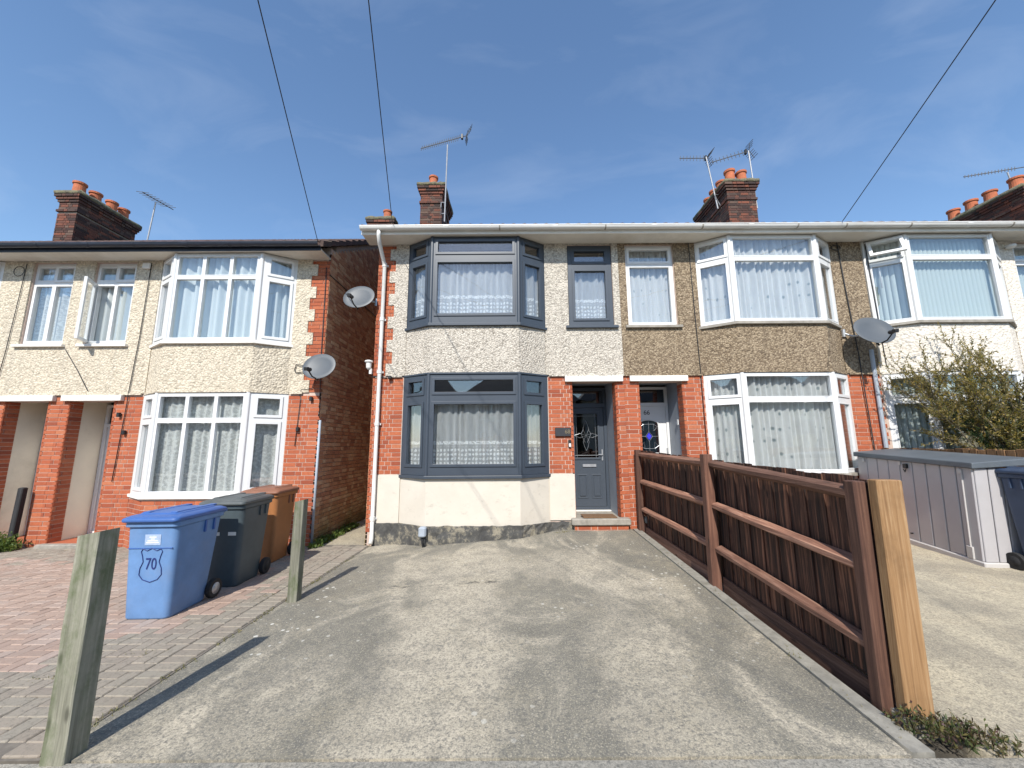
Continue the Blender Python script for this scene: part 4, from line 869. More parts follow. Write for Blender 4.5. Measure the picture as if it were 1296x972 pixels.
for rt, d0, d1 in ((left, -8.08, -7.27), (left2, -9.27, -8.47)):
    y = 7.70; fr = MB(); fr.holes(d0+0.002, d1-0.002, -0.025, 2.43, [(d0+0.06, d1-0.06, 0.03, 2.0), (d0+0.06, d1-0.06, 2.06, 2.38)], y-0.06, y+0.03); f = fr.build('door_frame', 'white_upvc', rt, bevel=0.004)
    dd = MB(); dd.box(d0+0.065, d1-0.065, y-0.03, y+0.01, 0.033, 1.996); dd.build('door', 'white_upvc', rt)
    fg = MB(); fg.box(d0+0.055, d1-0.055, y-0.02, y-0.012, 2.055, 2.385); fg.build('fanlight', 'door_glass', f)
    kb_ = MB(); kb_.bbox(d0-0.05, d1+0.05, 6.86, 6.995, -0.2, -0.035, 0.012); kb_.build('doorstep', 'sill_stone', rt)
# gable wall along the alley
gm, gL = frame((-3.5, 7.0), (-3.5, 14.9)); gb_ = MB(); gb_.M = Matrix.Identity(4)
gb_.add([(-3.508, 7.222, -0.4), (-3.508, 14.9, -0.4), (-3.508, 14.9, 5.4), (-3.508, 11.0, 7.74), (-3.508, 7.222, 5.56)] + [(-3.7, 7.222, -0.4), (-3.7, 14.9, -0.4), (-3.7, 14.9, 5.4), (-3.7, 11.0, 7.74), (-3.7, 7.222, 5.56)],
        [(0, 1, 2, 3, 4), (9, 8, 7, 6, 5), (0, 5, 6, 1), (1, 6, 7, 2), (2, 7, 8, 3), (3, 8, 9, 4), (4, 9, 5, 0)])
gw = gb_.build('gable_wall', 'mortar_grey', left); jb = MB()
def gspan(z):
    if z < 5.1: return [(0.0, 4.6)]
    y = (z-5.1-0.0)/0.575; a = max(0, y-0.35+0.0); return [(a, 4.6)] if a < 4.5 else []
gm2, _ = frame((-3.5-0.0, 7.0), (-3.5-0.0, 14.9)); lay_bricks(None, gm2, -0.22, 7.6, gspan, proud=0.006, joined=jb); stuff(jb.build('gable_brickwork', 'brick_gable', gw))
g3 = MB(); pts3 = [(7.222, -0.4), (14.9, -0.4), (14.9, 5.75), (11.0, 8.05), (7.222, 5.87)]
g3.add([(-2.552, y, z) for y, z in pts3]+[(-2.40, y, z) for y, z in pts3], [(4, 3, 2, 1, 0), (5, 6, 7, 8, 9), (1, 6, 5, 0), (2, 7, 6, 1), (3, 8, 7, 2), (4, 9, 8, 3), (0, 5, 9, 4)]); g3o = g3.build('gable_wall', 'mortar_grey', main)
m3, _ = frame((-2.56, 14.9), (-2.56, 7.0)); j3 = MB()
lay_bricks(None, m3, -0.22, 7.95, lambda z: [(2.9, 7.9 if z < 5.4 else 7.9-max(0, (z-5.4)/0.575-0.35))] if z < 7.7 else [], proud=0.006, joined=j3); stuff(j3.build('gable_brickwork', 'brick_gable', g3o))
vg = MB(); a = (6.56, 5.27); b = (11.0, 5.27+4.44*0.575)
for k in range(15):
    t0, t1 = k/15, (k+1)/15; y0_, y1_ = a[0]+(b[0]-a[0])*t0, a[0]+(b[0]-a[0])*t1; z0_, z1_ = a[1]+(b[1]-a[1])*t0, a[1]+(b[1]-a[1])*t1
    vg.hexa([(-3.56, y0_, z0_-0.06), (-3.44, y0_, z0_-0.06), (-3.44, y1_, z1_-0.075), (-3.56, y1_, z1_-0.075)], [(-3.56, y0_, z0_+0.045), (-3.44, y0_, z0_+0.045), (-3.44, y1_, z1_+0.02), (-3.56, y1_, z1_+0.02)])
vg.build('verge_tiles', 'roof_tile', left)
cable(left, [(-3.49, 6.98, 4.85), (-3.485, 8.5, 4.86), (-3.485, 11.0, 4.88)], 0.009)
cable(left, [(-3.47, 6.965, 2.06), (-3.465, 6.965, -0.1)], 0.022, 'conduit_grey', 'grey_conduit')
cable(left, [(-3.56, 6.97, 5.0), (-3.54, 6.97, 3.2), (-3.49, 6.97, 2.1)], 0.008)
cable(left, [(-4.0, 6.95, 2.98), (-3.98, 6.95, 3.09), (-3.8, 6.95, 3.06), (-3.7, 6.95, 3.0)], 0.008); cable(left, [(-4.0, 6.95, 2.98), (-3.98, 6.95, 2.94), (-3.62, 6.95, 2.94)], 0.008)
cable(left, [(-3.88, 6.975, 2.5), (-3.86, 6.975, 2.62), (-3.66, 6.97, 2.64), (-3.6, 6.97, 2.9)], 0.007); cable(left, [(-3.86, 6.975, 2.5), (-3.9, 6.975, 1.6)], 0.006)
cable(left, [(-6.93, 6.955, 5.1), (-6.95, 6.955, 3.6), (-7.0, 6.955, 2.58), (-7.02, 6.975, 2.4), (-7.08, 6.975, 1.0)], 0.007)
cable(left, [(-8.30, 6.955, 3.4), (-8.0, 6.952, 3.0), (-7.75, 6.952, 2.62)], 0.005)
for x, z in ((-7.12, 2.18), (-6.98, 1.86), (-3.66, 2.45), (-3.86, 1.9)):
    b = MB(); b.bbox(x-0.025, x+0.025, 6.93, 6.985, z-0.04, z+0.04, 0.008); b.build('junction_box', 'black_plastic', left)
b = MB(); b.bbox(-7.08, -6.93, 6.92, 6.972, 4.98, 5.10, 0.012); b.build('burglar_alarm', 'white_pipe', left)
cable(left2, [(-9.45+0.10*math.cos(t), 6.95, 4.95+0.10*math.sin(t)) for t in [k*0.5 for k in range(16)]], 0.006)
cable(left2, [(-9.33, 6.955, 5.1), (-9.40, 6.955, 3.4), (-9.46, 6.955, 2.6)], 0.006)
stack(left2, -13.10, -12.55, 10.2, 11.9, 6.7, 8.95, [(-12.82, 10.38), (-12.82, 10.82), (-12.82, 11.3), (-12.82, 11.68)], 0.38, 0.15)
stack(left, -4.05, -3.42, 10.2, 11.1, 6.9, 8.07, [(-3.62, 10.38), (-3.62, 10.75)], 0.30, 0.12)

# ------------------------------------------------------------------ satellite dishes and aerials
def dish(label, c, aim, wall, r=0.29):
    """c: dish centre, aim: direction it looks, wall: fixing point"""
    t = thing('satellite_dish', label, 'dish', c, 'satellite dishes on the houses'); z = Vector(aim).normalized(); x = Vector((0, 0, 1)).cross(z).normalized(); y = z.cross(x)
    m = Matrix(((x.x, y.x, z.x, c[0]), (x.y, y.y, z.y, c[1]), (x.z, y.z, z.z, c[2]), (0, 0, 0, 1)))
    mb = MB(); mb.M = m; rings = []
    for rr_ in (0.02, 0.1, 0.2, r): rings.append([(rr_*1.0*math.cos(a), rr_*0.86*math.sin(a), 0.42*rr_*rr_) for a in [2*math.pi*k/28 for k in range(28)]])
    back = [[(p[0], p[1], p[2]-0.008) for p in rg] for rg in rings[::-1]]
    mb.loft(rings+[[(p[0]*1.02, p[1]*1.02, p[2]-0.004) for p in rings[-1]]]+back); mb.smooth = True; mb.build('reflector', 'dish_grey', t)
    ar = MB(); ar.M = m; ar.tube([(0, -r*0.84, 0.03), (0, -r*0.92, 0.15), (0, -r*0.78, 0.30)], 0.012); ar.tube([(-0.0, -r*0.86, -0.02), (0, -r*0.4, -0.05), (0, 0, -0.05)], 0.016); ar.build('arm', 'black_plastic', t)
    ln = MB(); ln.M = m @ Matrix.Translation((0, -r*0.74, 0.30)) @ Matrix.Rotation(R(28), 4, 'X'); ln.lathe([(0.028, -0.06), (0.034, -0.05), (0.034, 0.0), (0.02, 0.03), (0.02, 0.07)], n=12); ln.bbox(-0.03, 0.03, -0.02, 0.04, 0.02, 0.09, 0.006); ln.build('receiver', 'black_plastic', t)
    p = m @ Vector((0, 0, -0.05)); br = MB(); br.tube([p, (wall[0]+(p.x-wall[0])*0.35, wall[1]+(p.y-wall[1])*0.35, p.z), wall], 0.018, 8); br.tube([Vector(wall)+Vector((0, 0, -0.07)), Vector(wall)+Vector((0, 0, 0.07))], 0.03, 8); br.build('bracket', 'grey_metal', t)
dish('grey satellite dish on the alley corner of the grey-windowed house', (-2.84, 6.85, 4.33), (-0.03, -0.93, 0.30), (-2.585, 7.02, 4.30))
dish('grey satellite dish on the corner of the cream house', (-3.40, 6.68, 2.98), (-0.03, -0.93, 0.30), (-3.56, 6.97, 2.95))
dish('grey satellite dish on the brown pebbledash wall by the white house', (6.42, 6.62, 3.55), (-0.06, -0.90, 0.36), (6.20, 6.96, 3.62), 0.33)
def aerial(label, base, top, tip, tail, n=14, el=0.11, brackets=None, elev=(0, 0, 1), panel=True):
    t = thing('tv_aerial', label, 'aerial', base, 'tv aerials on the chimneys'); b, tp, p0, p1 = map(Vector, (base, top, tip, tail))
    m1 = MB(); m1.tube([b, tp], 0.020, 8); m1.build('mast', 'alu', t)
    m2 = MB(); m2.tube([p0, p1], 0.014, 6); m2.build('boom', 'aerial_metal', t)
    d = (p1-p0).normalized(); side = Vector(elev); e = MB()
    for k in range(n):
        c = p0+(p1-p0)*(0.02+0.80*k/(n-1)); L = el*(1.0+0.35*k/n)
        for s in (side,): e.tube([c-s*L, c+s*L], 0.009, 5)
    stuff(e.build('elements', 'aerial_metal', t))
    if panel:
        rf = MB(); cr_ = d.cross(side).normalized()
        for q in (-1, 1):
            for k in range(4): c = p1+(side*q*(0.06+0.06*k))+d*(0.03*k); rf.tube([c-cr_*0.16, c+cr_*0.16], 0.008, 5)
            rf.tube([p1, p1+side*q*0.26+d*0.10], 0.009, 5)
        rf.build('reflector_grille', 'aerial_metal', t)
        dpz = MB(); c = p0+(p1-p0)*0.9; dpz.M = Matrix.Translation(c); dpz.bbox(-0.03, 0.03, -0.04, 0.04, -0.08, 0.08, 0.01); dpz.build('dipole_box', 'black_plastic', t)
    if brackets:
        br = MB()
        for z in (0.25, 0.6): br.tube([b+Vector((0, 0, z)), Vector(brackets)+Vector((0, 0, z))], 0.016, 6)
        br.tube([Vector(brackets)+Vector((0, 0, 0.2)), b+Vector((-0.1, -0.05, 0.42)), Vector(brackets)+Vector((0, 0, 0.65))], 0.011, 6); br.build('bracket', 'alu', t)
aerial('tall yagi aerial above the single-pot chimney of the grey-windowed house', (-1.90, 10.12, 7.9), (-1.86, 10.12, 10.36), (-2.60, 9.95, 10.10), (-1.32, 10.25, 10.78), 18, 0.075, (-2.02, 10.2, 7.95), elev=(0.25, 0, 1))
aerial('yagi aerial pointing left on the wide chimney of the brown house', (6.16, 10.5, 8.5), (5.95, 10.5, 10.22), (5.12, 10.45, 10.14), (6.05, 10.55, 10.22), 8, 0.075, (6.28, 10.5, 8.3), elev=(0.1, 0, 1))
aerial('yagi aerial on the right mast of the wide chimney', (7.33, 10.5, 8.5), (7.26, 10.5, 10.42), (6.05, 10.4, 9.96), (7.32, 10.55, 10.46), 9, 0.075, (7.08, 10.5, 8.4), elev=(-0.2, 0, 1))
aerial('long yagi aerial above the red-potted chimney at the roof edge', (15.3, 10.6, 8.6), (15.15, 10.6, 9.72), (13.66, 10.5, 9.50), (15.9, 10.7, 9.98), 16, 0.05, None, elev=(0.2, 0, 1), panel=False)
aerial('slim aerial seen end-on beside the four-pot chimney', (-11.55, 11.3, 7.4), (-11.42, 11.3, 9.36), (-11.50, 10.9, 9.46), (-11.30, 11.8, 9.44), 9, 0.20, None, elev=(1, 0, -0.15), panel=False)

# ------------------------------------------------------------------ telephone pole behind the camera and its drop wires
PT = Vector((1.4, -10.0, 9.5))
tp_ = thing('telephone_pole', 'brown timber telephone pole on the far pavement', 'pole', (PT.x, PT.y, 0))
mb = MB(); mb.lathe([(0.16, -0.3), (0.15, 2), (0.11, 9.8), (0.05, 9.85)], (PT.x, PT.y, 0), 14); mb.smooth = True; mb.build('pole', 'pole_timber', tp_)
mb = MB(); mb.lathe([(0.16, 0), (0.16, 0.05)], (PT.x, PT.y, 9.42), 12); mb.build('wire_ring', 'grey_metal', tp_)
def wire(label, end, sag=0.25):
    e = Vector(end); mb = MB(); pts = [PT.lerp(e, k/24)+Vector((0, 0, -4*sag*(k/24)*(1-k/24))) for k in range(25)]
    mb.tube(pts, 0.0065, 6); mb.smooth = True; tag(mb.build('overhead_cable', 'black_cable'), label, 'cable', 'telephone drop wires')
wire('overhead cable dropping to the black gutter of the cream house', (-3.52, 6.50, 5.29), 0.10)
wire('overhead cable dropping to the left gutter end of the grey-windowed house', (-2.17, 6.50, 5.60), 0.10)
wire('overhead cable dropping to the gutter between brown and white houses', (6.04, 6.50, 5.57), 0.10)

# ------------------------------------------------------------------ fences
def feather_fence():
    f = thing('boundary_fence', 'reddish brown feather-edge fence between the two driveways with pale end timber', 'fence', (2.3, 4.7, 0))
    fx = lambda y: 2.27+0.02*(4.5-y)/2
    def topz(y): return 1.365+0.115*(y-2.6)/4.3
    def railz(y, k): return [(1.26, 1.37, 1.41), (0.80, 0.91, 0.95), (0.32, 0.45, 0.49)][k]
    def rz(y, k):
        a, b, c = railz(y, k); return a+(b-a)*(y-2.6)/1.9 if y < 4.5 else b+(c-b)*(y-4.5)/2.4
    posts = [(6.86, 1.50, 0.09), (4.50, 1.48, 0.10), (2.64, 1.35, 0.085)]
    for y, zt, w in posts:
        p = MB(); x = fx(y); p.M = Matrix.Translation((x-(0.012 if y < 3 else 0.05), y, 0)) @ Matrix.Rotation(R(random.uniform(-0.5, 0.5)), 4, 'Y'); p.bbox(-w/2-0.01, w/2-0.01, -w/2, w/2, -0.25, zt, 0.006); p.build('post', 'fence_post', f)
    for ya, yb in ((2.675, 4.445), (4.555, 6.81)):
        for k in range(3):
            r = MB(); x = fx((ya+yb)/2); za, zb = rz(ya, k), rz(yb, k)
            sec = [(-0.055, -0.012), (0.012, -0.048), (0.012, 0.048), (-0.030, 0.040), (-0.055, 0.022)]
            n = 6; r.loft([[(fx(ya+(yb-ya)*i/n)+a+random.uniform(-.002, .002), ya+(yb-ya)*i/n, za+(zb-za)*i/n+b+random.uniform(-.004, .004)) for a, b in sec] for i in range(n+1)]); r.build('rail', 'fence_rail', f)
        gbd = MB(); gza, gzb = (0.07, 0.16) if ya < 4 else (0.16, 0.20)
        x = fx((ya+yb)/2); gbd.hexa([(fx(ya)-0.0, ya, gza-0.16), (fx(ya)+0.024, ya, gza-0.16), (fx(yb)+0.024, yb, gzb-0.14), (fx(yb)-0.0, yb, gzb-0.14)], [(fx(ya)-0.0, ya, gza+0.015), (fx(ya)+0.024, ya, gza+0.015), (fx(yb)+0.024, yb, gzb+0.015), (fx(yb)-0.0, yb, gzb+0.015)]); gbd.build('gravel_board', 'fence_rail', f)
    y = 2.60; k = 0
    while y < 6.93:
        w = random.uniform(0.098, 0.112); z1 = topz(y)+random.uniform(-0.010, 0.012); z0 = 0.10+0.06*(y-2.6)/4.3+random.uniform(-0.01, 0.01); x = fx(y)+0.034+(0.007 if k % 2 else 0.0)+random.uniform(-0.002, 0.002)
        b = MB(); lean = random.uniform(-0.006, 0.006)
        b.hexa([(x, y, z0), (x+0.020, y, z0), (x+0.011, y+w, z0), (x+0.003, y+w, z0)], [(x, y+lean, z1), (x+0.020, y+lean, z1), (x+0.011, y+w+lean, z1+0.002), (x+0.003, y+w+lean, z1+0.002)])
        b.build('board', 'fence_board', f); y += w-0.010; k += 1
    e = MB(); e.M = Matrix.Translation((2.365, 2.565, 0.0)) @ Matrix.Rotation(R(1.0), 4, 'Y'); e.bbox(-0.08, 0.085, -0.055, 0.015, 0.02, 1.365, 0.006); e.build('end_timber', 'pale_timber', f)
    s = MB(); s.bbox(2.27, 2.47, 2.50, 2.66, -0.25, 0.022, 0.015); s.build('concrete_footing', 'kerb_concrete', f)
feather_fence()
def log_fence():
    f = thing('garden_fence', 'weathered brown board fence behind the grey storage box', 'fence', (6.64, 5.6, 0))
    y = 3.4
    while y < 6.9:
        w = random.uniform(0.09, 0.12); b = MB(); z1 = 1.50+random.uniform(-0.012, 0.012); b.bbox(6.60+random.uniform(0, 0.008), 6.63, y, y+w-0.008, -0.05, z1, 0.004); b.build('board', 'log_fence', f); y += w
    for z in (0.4, 1.2):
        r = MB(); r.box(6.635, 6.68, 3.4, 6.9, z, z+0.08); r.build('rail', 'log_fence', f)
log_fence()

# ------------------------------------------------------------------ timber marker posts
def marker(label, x, y, w, zt, lean=(0, 0)):
    mb = MB(); rnd = random.Random(int(abs(x*100))); rings = []
    for k in range(9):
        t = k/8; z = -0.2+(zt+0.2)*t; cx, cy = x+lean[0]*t, y+lean[1]*t; ww = w/2*(1-0.03*t)
        base = [(-1, -0.9), (-0.9, -1), (0.9, -1), (1, -0.9), (1, 0.9), (0.9, 1), (-0.9, 1), (-1, 0.9)]
        rings.append([(cx+a*ww+rnd.uniform(-.002, .002), cy+b*ww+rnd.uniform(-.002, .002), z+(0.012*a if k == 8 else 0)) for a, b in base])
    mb.loft(rings); return tag(mb.build('marker_post', 'old_post'), label, 'post', 'timber marker posts')
marker('large weathered grey-green timber post beside the block paving', -2.365, 2.30, 0.125, 1.125, (0.005, 0.0))
marker('small weathered timber post casting a shadow by the brown bin', -2.365, 4.46, 0.105, 1.0, (0.0, 0.0))
bp = MB(); bp.M = Matrix.Translation((-8.52, 6.86, -0.2)) @ Matrix.Rotation(R(2), 4, 'Y'); bp.bbox(-0.045, 0.045, -0.045, 0.045, 0, 1.12, 0.012)
tag(bp.build('timber_stub', 'black_timber'), 'blackened timber stub leaning on the brick pier between porches', 'post')

# ------------------------------------------------------------------ wheelie bins
def rrect(w, d, r, z, cy=0, n=4):
    pts = []
    for sx, sy, a0 in ((1, 1, 0), (-1, 1, 90), (-1, -1, 180), (1, -1, 270)):
        for k in range(n+1): a = R(a0+90*k/n); pts.append((sx*(w/2-r)+r*math.cos(a), cy+sy*(d/2-r)+r*math.sin(a), z))
    return pts
def wheelie(label, loc, rot, body, lid, W=0.50, D=0.62, H=0.95, extra=None):
    """front (the side away from the wheels) faces local -y"""
    t = thing('wheelie_bin', label, 'bin', loc, 'wheelie bins'); mt = Matrix.Translation(loc) @ Matrix.Rotation(rot, 4, 'Z')
    wb, db = W*0.80, D*0.72
    b = MB(); b.M = mt; rings = [rrect(wb*0.94, db*0.94, 0.05, 0.0, -0.015), rrect(wb, db, 0.055, 0.02, -0.015)]
    for k in range(1, 7):
        f = k/6; rings.append(rrect(wb+(W*0.93-wb)*f, db+(D*0.90-db)*f, 0.055, 0.02+(H-0.14)*f, -0.015*(1-f)))
    zt = H-0.12; rings += [rrect(W*0.93, D*0.90, 0.055, zt), rrect(W*0.99, D*0.97, 0.05, zt+0.008), rrect(W*0.99, D*0.97, 0.05, zt+0.055), rrect(W*0.92, D*0.9, 0.05, zt+0.055)]
    b.loft(rings); b.smooth = False; bo = b.build('body', body, t)
    md = bo.modifiers.new('bevel', 'BEVEL'); md.width = 0.006; md.segments = 2; md.limit_method = 'ANGLE'
    for p in bo.data.polygons: p.use_smooth = True
    l = MB(); l.M = mt; zl = zt+0.056
    rings = [rrect(W*1.03, D*1.03, 0.05, zl, -0.01), rrect(W*1.05, D*1.05, 0.05, zl+0.012, -0.01), rrect(W*1.04, D*1.04, 0.05, zl+0.035, -0.01), rrect(W*0.94, D*0.92, 0.06, zl+0.055, 0.0), rrect(W*0.80, D*0.78, 0.06, zl+0.060, 0.0), rrect(W*0.76, D*0.74, 0.06, zl+0.072, 0.0), rrect(W*0.5, D*0.5, 0.06, zl+0.078, 0.0)]
    l.loft(rings); l.smooth = True; lo = l.build('lid', lid, t); md = lo.modifiers.new('bevel', 'BEVEL'); md.width = 0.005; md.segments = 2
    for q in (-0.26, 0.26):
        lr = MB(); lr.M = mt; lr.bbox(W*q-0.035, W*q+0.035, -D*0.36, D*0.44, zl+0.066, zl+0.083, 0.006); lr.build('lid_rib', lid, t)
    h = MB(); h.M = mt
    for s in (-1, 1): h.bbox(s*W*0.32-0.03, s*W*0.32+0.03, D*0.49, D*0.60, zt+0.02, zt+0.07, 0.008)
    h.tube([(-W*0.40, D*0.60, zt+0.05), (W*0.40, D*0.60, zt+0.05)], 0.016, 8); h.build('handle', lid, t)
    for s in (-1, 1):
        for q in (0.08, 0.26):
            rb = MB(); rb.M = mt; rb.bbox(s*W*0.472-0.012, s*W*0.472+0.012, D*q-0.012, D*q+0.012, zt-0.12, zt+0.004, 0.004); rb.build('rib', lid, t)
        wx = s*(wb/2+0.035)
        wh = MB(); wh.M = mt @ Matrix.Translation((wx, db/2+0.03, 0.10)) @ Matrix.Rotation(R(90), 4, 'Y'); wh.lathe([(0.06, -0.026), (0.095, -0.026), (0.1, -0.018), (0.1, 0.018), (0.095, 0.026), (0.06, 0.026)], n=24); w_ = wh.build('wheel', 'rubber', t)
        hb = MB(); hb.M = wh.M; hb.lathe([(0.0, -0.029), (0.02, -0.034), (0.025, -0.03), (0.058, -0.028), (0.062, -0.02), (0.062, 0.02), (0.058, 0.028), (0.025, 0.03), (0.02, 0.034), (0, 0.029)], n=20, caps=False); hb.smooth = True; hb.build('hub', 'grey_metal' if body == 'bin_blue' else 'rubber', w_)
    ax = MB(); ax.M = mt; ax.tube([(-wb/2-0.03, db/2+0.03, 0.10), (wb/2+0.03, db/2+0.03, 0.10)], 0.012, 8); ax.build('axle', 'grey_metal', t)
    if extra: extra(t, mt, W, D, H, wb, db, zt)
    return t
def front_y(z, db, D, H):  f = min(1, max(0, (z-0.02)/(H-0.14))); return -(db+(D*0.90-db)*f)/2-0.015*(1-f)
def blue_marks(t, mt, W, D, H, wb, db, zt):
    slope = math.atan2(-front_y(0.8, db, D, H)+front_y(0.2, db, D, H), 0.6)
    def P(x, z, o=0.004): return mt @ Vector((x, front_y(z, db, D, H)-o, z))
    # shield outline
    sh = [(-0.085, 0.16), (-0.10, 0.135), (-0.085, 0.09), (-0.075, 0.04), (-0.10, -0.02), (-0.105, -0.08), (-0.07, -0.125), (0, -0.15)]
    full = sh+[(-x, z) for x, z in sh[-2::-1]]; top = [(0.045, 0.142), (0, 0.165), (-0.045, 0.142)]
    pts = [P(x+0.02, z+0.50) for x, z in full+top+[full[0]]]
    m = MB(); m.tube(pts, 0.0035, 5); m.build('shield_outline', 'ink_blue', t)
    me = textmesh('70', 0.14, 0.001); me.materials.clear(); me.materials.append(M['ink_blue'])
    me.transform(mt @ Matrix.Translation((0.02, front_y(0.51, db, D, H)-0.004, 0.515)) @ Matrix.Rotation(R(90)+slope, 4, 'X') @ Matrix.Diagonal((0.78, 1.1, 1, 1))); o = link(bpy.data.objects.new('number', me)); adopt(o, t)
    s = MB(); s.M = mt @ Matrix.Translation((0.02, front_y(0.75, db, D, H)-0.0025, 0.745)) @ Matrix.Rotation(slope, 4, 'X')
    s.box(-0.075, 0.075, -0.001, 0.001, -0.05, 0.05); s.build('council_sticker', 'sticker', t)
    for z, w in ((0.77, 0.035), (0.752, 0.02), (0.735, 0.05), (0.718, 0.06)):
        s = MB(); s.M = mt @ Matrix.Translation((0.02, front_y(z, db, D, H)-0.0045, z)) @ Matrix.Rotation(slope, 4, 'X'); s.box(-w, w, -0.001, 0.0005, -0.004, 0.004); s.build('sticker_print', 'white_paint', t)
    c = MB(); c.M = mt; zz = 0.665; y = front_y(zz, db, D, H)-0.002; c.box(-W*0.40, W*0.40, y-0.003, y+0.01, zz-0.004, zz+0.004); c.build('moulded_seam', 'bin_blue_lid', t)
def grey_marks(t, mt, W, D, H, wb, db, zt):
    y = front_y(0.62, db, D, H)
    for x0_, x1_ in ((-0.17, -0.02), (0.08, 0.17)):
        s = MB(); s.M = mt; s.box(x0_, x1_, y-0.004, y+0.004, 0.60, 0.64); s.build('pale_label', 'white_paint', t)
bx = lambda x, y: (x, y, gz(x, y)+0.004)
wheelie('blue wheelie bin marked 70 with a shield outline', bx(-3.54, 4.25), R(2), 'bin_blue', 'bin_blue_lid', 0.52, 0.70, 0.98, blue_marks)
wheelie('dark grey wheelie bin standing between the blue and the brown bin', bx(-3.52, 5.13), R(3), 'bin_grey', 'bin_grey_lid', 0.52, 0.66, 1.02, grey_marks)
wheelie('brown wheelie bin beside the brick corner of the cream house', bx(-3.72, 6.12), R(2), 'bin_brown', 'bin_brown_lid', 0.54, 0.62, 1.05)
wheelie('navy wheelie bin standing against the grey storage box', bx(6.30, 4.66), R(0), 'bin_navy', 'bin_navy', 0.54, 0.6, 1.20)

# ------------------------------------------------------------------ grey plastic storage box
def storage_box():
    t = thing('storage_box', 'grey plastic garden storage box with ribbed panels and dark lid', 'storage box', (5.85, 5.05, 0.04))
    L, Wd, H = 1.85, 0.62, 1.20
    m = Matrix.Translation((5.80, 5.02, gz(5.8, 5.0)+0.004)) @ Matrix.Rotation(R(-6), 4, 'Z') @ Matrix.Rotation(R(3.0), 4, 'X')    # x: short side, y: long side
    b = MB(); b.M = m; b.box(0.02, Wd-0.02, 0.02, L-0.02, 0.02, H-0.04); b.build('carcass', 'shed_grey', t)
    n = 9; pw = L/n
    for k in range(n):
        p = MB(); p.M = m; p.bbox(-0.012, 0.018, k*pw+0.006, (k+1)*pw-0.006, 0.05, H-0.02, 0.006); p.build('panel', 'shed_grey', t)
    n2 = 4; pw = Wd/n2
    for k in range(n2):
        p = MB(); p.M = m; p.bbox(k*pw+0.006, (k+1)*pw-0.006, -0.012, 0.018, 0.05, H-0.02, 0.006); p.build('panel', 'shed_grey', t)
    ba = MB(); ba.M = m; ba.bbox(-0.035, Wd+0.02, -0.035, L, -0.03, 0.048, 0.01); ba.build('base_rail', 'shed_pale', t)
    l = MB(); l.M = m
    bot = [(-0.05, -0.05, H), (Wd+0.03, -0.05, H+0.045), (Wd+0.03, L+0.03, H+0.045), (-0.05, L+0.03, H)]
    top = [(-0.045, -0.045, H+0.055), (Wd+0.03, -0.045, H+0.115), (Wd+0.03, L+0.03, H+0.115), (-0.045, L+0.03, H+0.055)]
    l.hexa([(x, y, z-0.02) for x, y, z in bot], top); l.build('lid', 'shed_lid', t, bevel=0.012)
    for y, z in ((0.14, H-0.07), (L*0.55, H-0.05), (L-0.15, H-0.07)):
        h = MB(); h.M = m; h.bbox(-0.03, -0.0125, y-0.025, y+0.025, z-0.035, z+0.03, 0.005); h.build('hinge', 'shed_pale', t)
    h = MB(); h.M = m; h.bbox(-0.05, -0.013, L*0.49-0.03, L*0.49+0.03, H-0.12, H-0.05, 0.008); h.tube([(-0.045, L*0.49-0.02, H-0.13), (-0.045, L*0.49, H-0.17), (-0.045, L*0.49+0.02, H-0.13)], 0.008); h.build('padlock', 'black_plastic', t)
    h = MB(); h.M = m; h.bbox(-0.03, -0.0125, 0.115, 0.13, 0.06, H-0.1, 0.004); h.build('door_edge', 'shed_pale', t)
    h = MB(); h.M = m; h.bbox(-0.035, -0.0125, 0.09, 0.17, 0.05, 0.20, 0.006); h.build('foot_hinge', 'shed_pale', t)
    h = MB(); h.M = m; h.tube([(-0.02, L*0.5, 0.14), (-0.045, L*0.5, 0.14)], 0.012); h.build('bolt', 'black_plastic', t)
storage_box()

# ------------------------------------------------------------------ plants
def leaf(mb, p, d, up, L, w):
    d = d.normalized(); s = d.cross(up)
    if s.length < 1e-3: s = Vector((1, 0, 0))
    s.normalize(); a = p; b = p+d*L*0.5+s*w*0.5; c = p+d*L; e = p+d*L*0.5-s*w*0.5
    i = len(mb.v); mb.v += [tuple(a), tuple(b), tuple(c), tuple(e)]; mb.f.append((i, i+1, i+2, i+3))
def rv(rnd, s=1.0): return Vector((rnd.gauss(0, s), rnd.gauss(0, s), rnd.gauss(0, s)))
def shrub(label, base, limbs, rnd, lmat, spread):
    t = thing('shrub', label, 'shrub', base); br = MB(); lv = MB(); B = Vector(base)
    def grow(p, d, L, r, lev):
        n = 5; pts = [p]; q = p.copy(); dd = d.normalized()
        for k in range(n):
            dd = (dd+rv(rnd, 0.10)+Vector((0, 0, 0.03))).normalized(); q = q+dd*L/n; pts.append(q.copy())
            if lev < 2 and k >= 1:
                for _ in range(2 if lev == 0 else 3):
                    if rnd.random() < 0.85:
                        nd = (dd+rv(rnd, 0.45)+Vector((0, 0, 0.12))).normalized(); grow(q.copy(), nd, L*rnd.uniform(0.35, 0.55), r*0.5, lev+1)
            if lev >= 1:
                for _ in range(6 if lev == 2 else 4):
                    o = q-dd*rnd.uniform(0, L/n); ld = (dd*0.9+rv(rnd, 0.55)).normalized(); leaf(lv, o, ld, rv(rnd), rnd.uniform(0.03, 0.06), rnd.uniform(0.010, 0.019))
        br.tube(pts, r, 5 if lev < 2 else 3, r*0.35)
    for d, L in limbs: grow(B+Vector((rnd.uniform(-.06, .06), rnd.uniform(-.06, .06), 0)), Vector(d), L, 0.016, 0)
    br.build('branches', 'bark', t); stuff(lv.build('foliage', lmat, t)); return t
rnd = random.Random(11)
lim = []
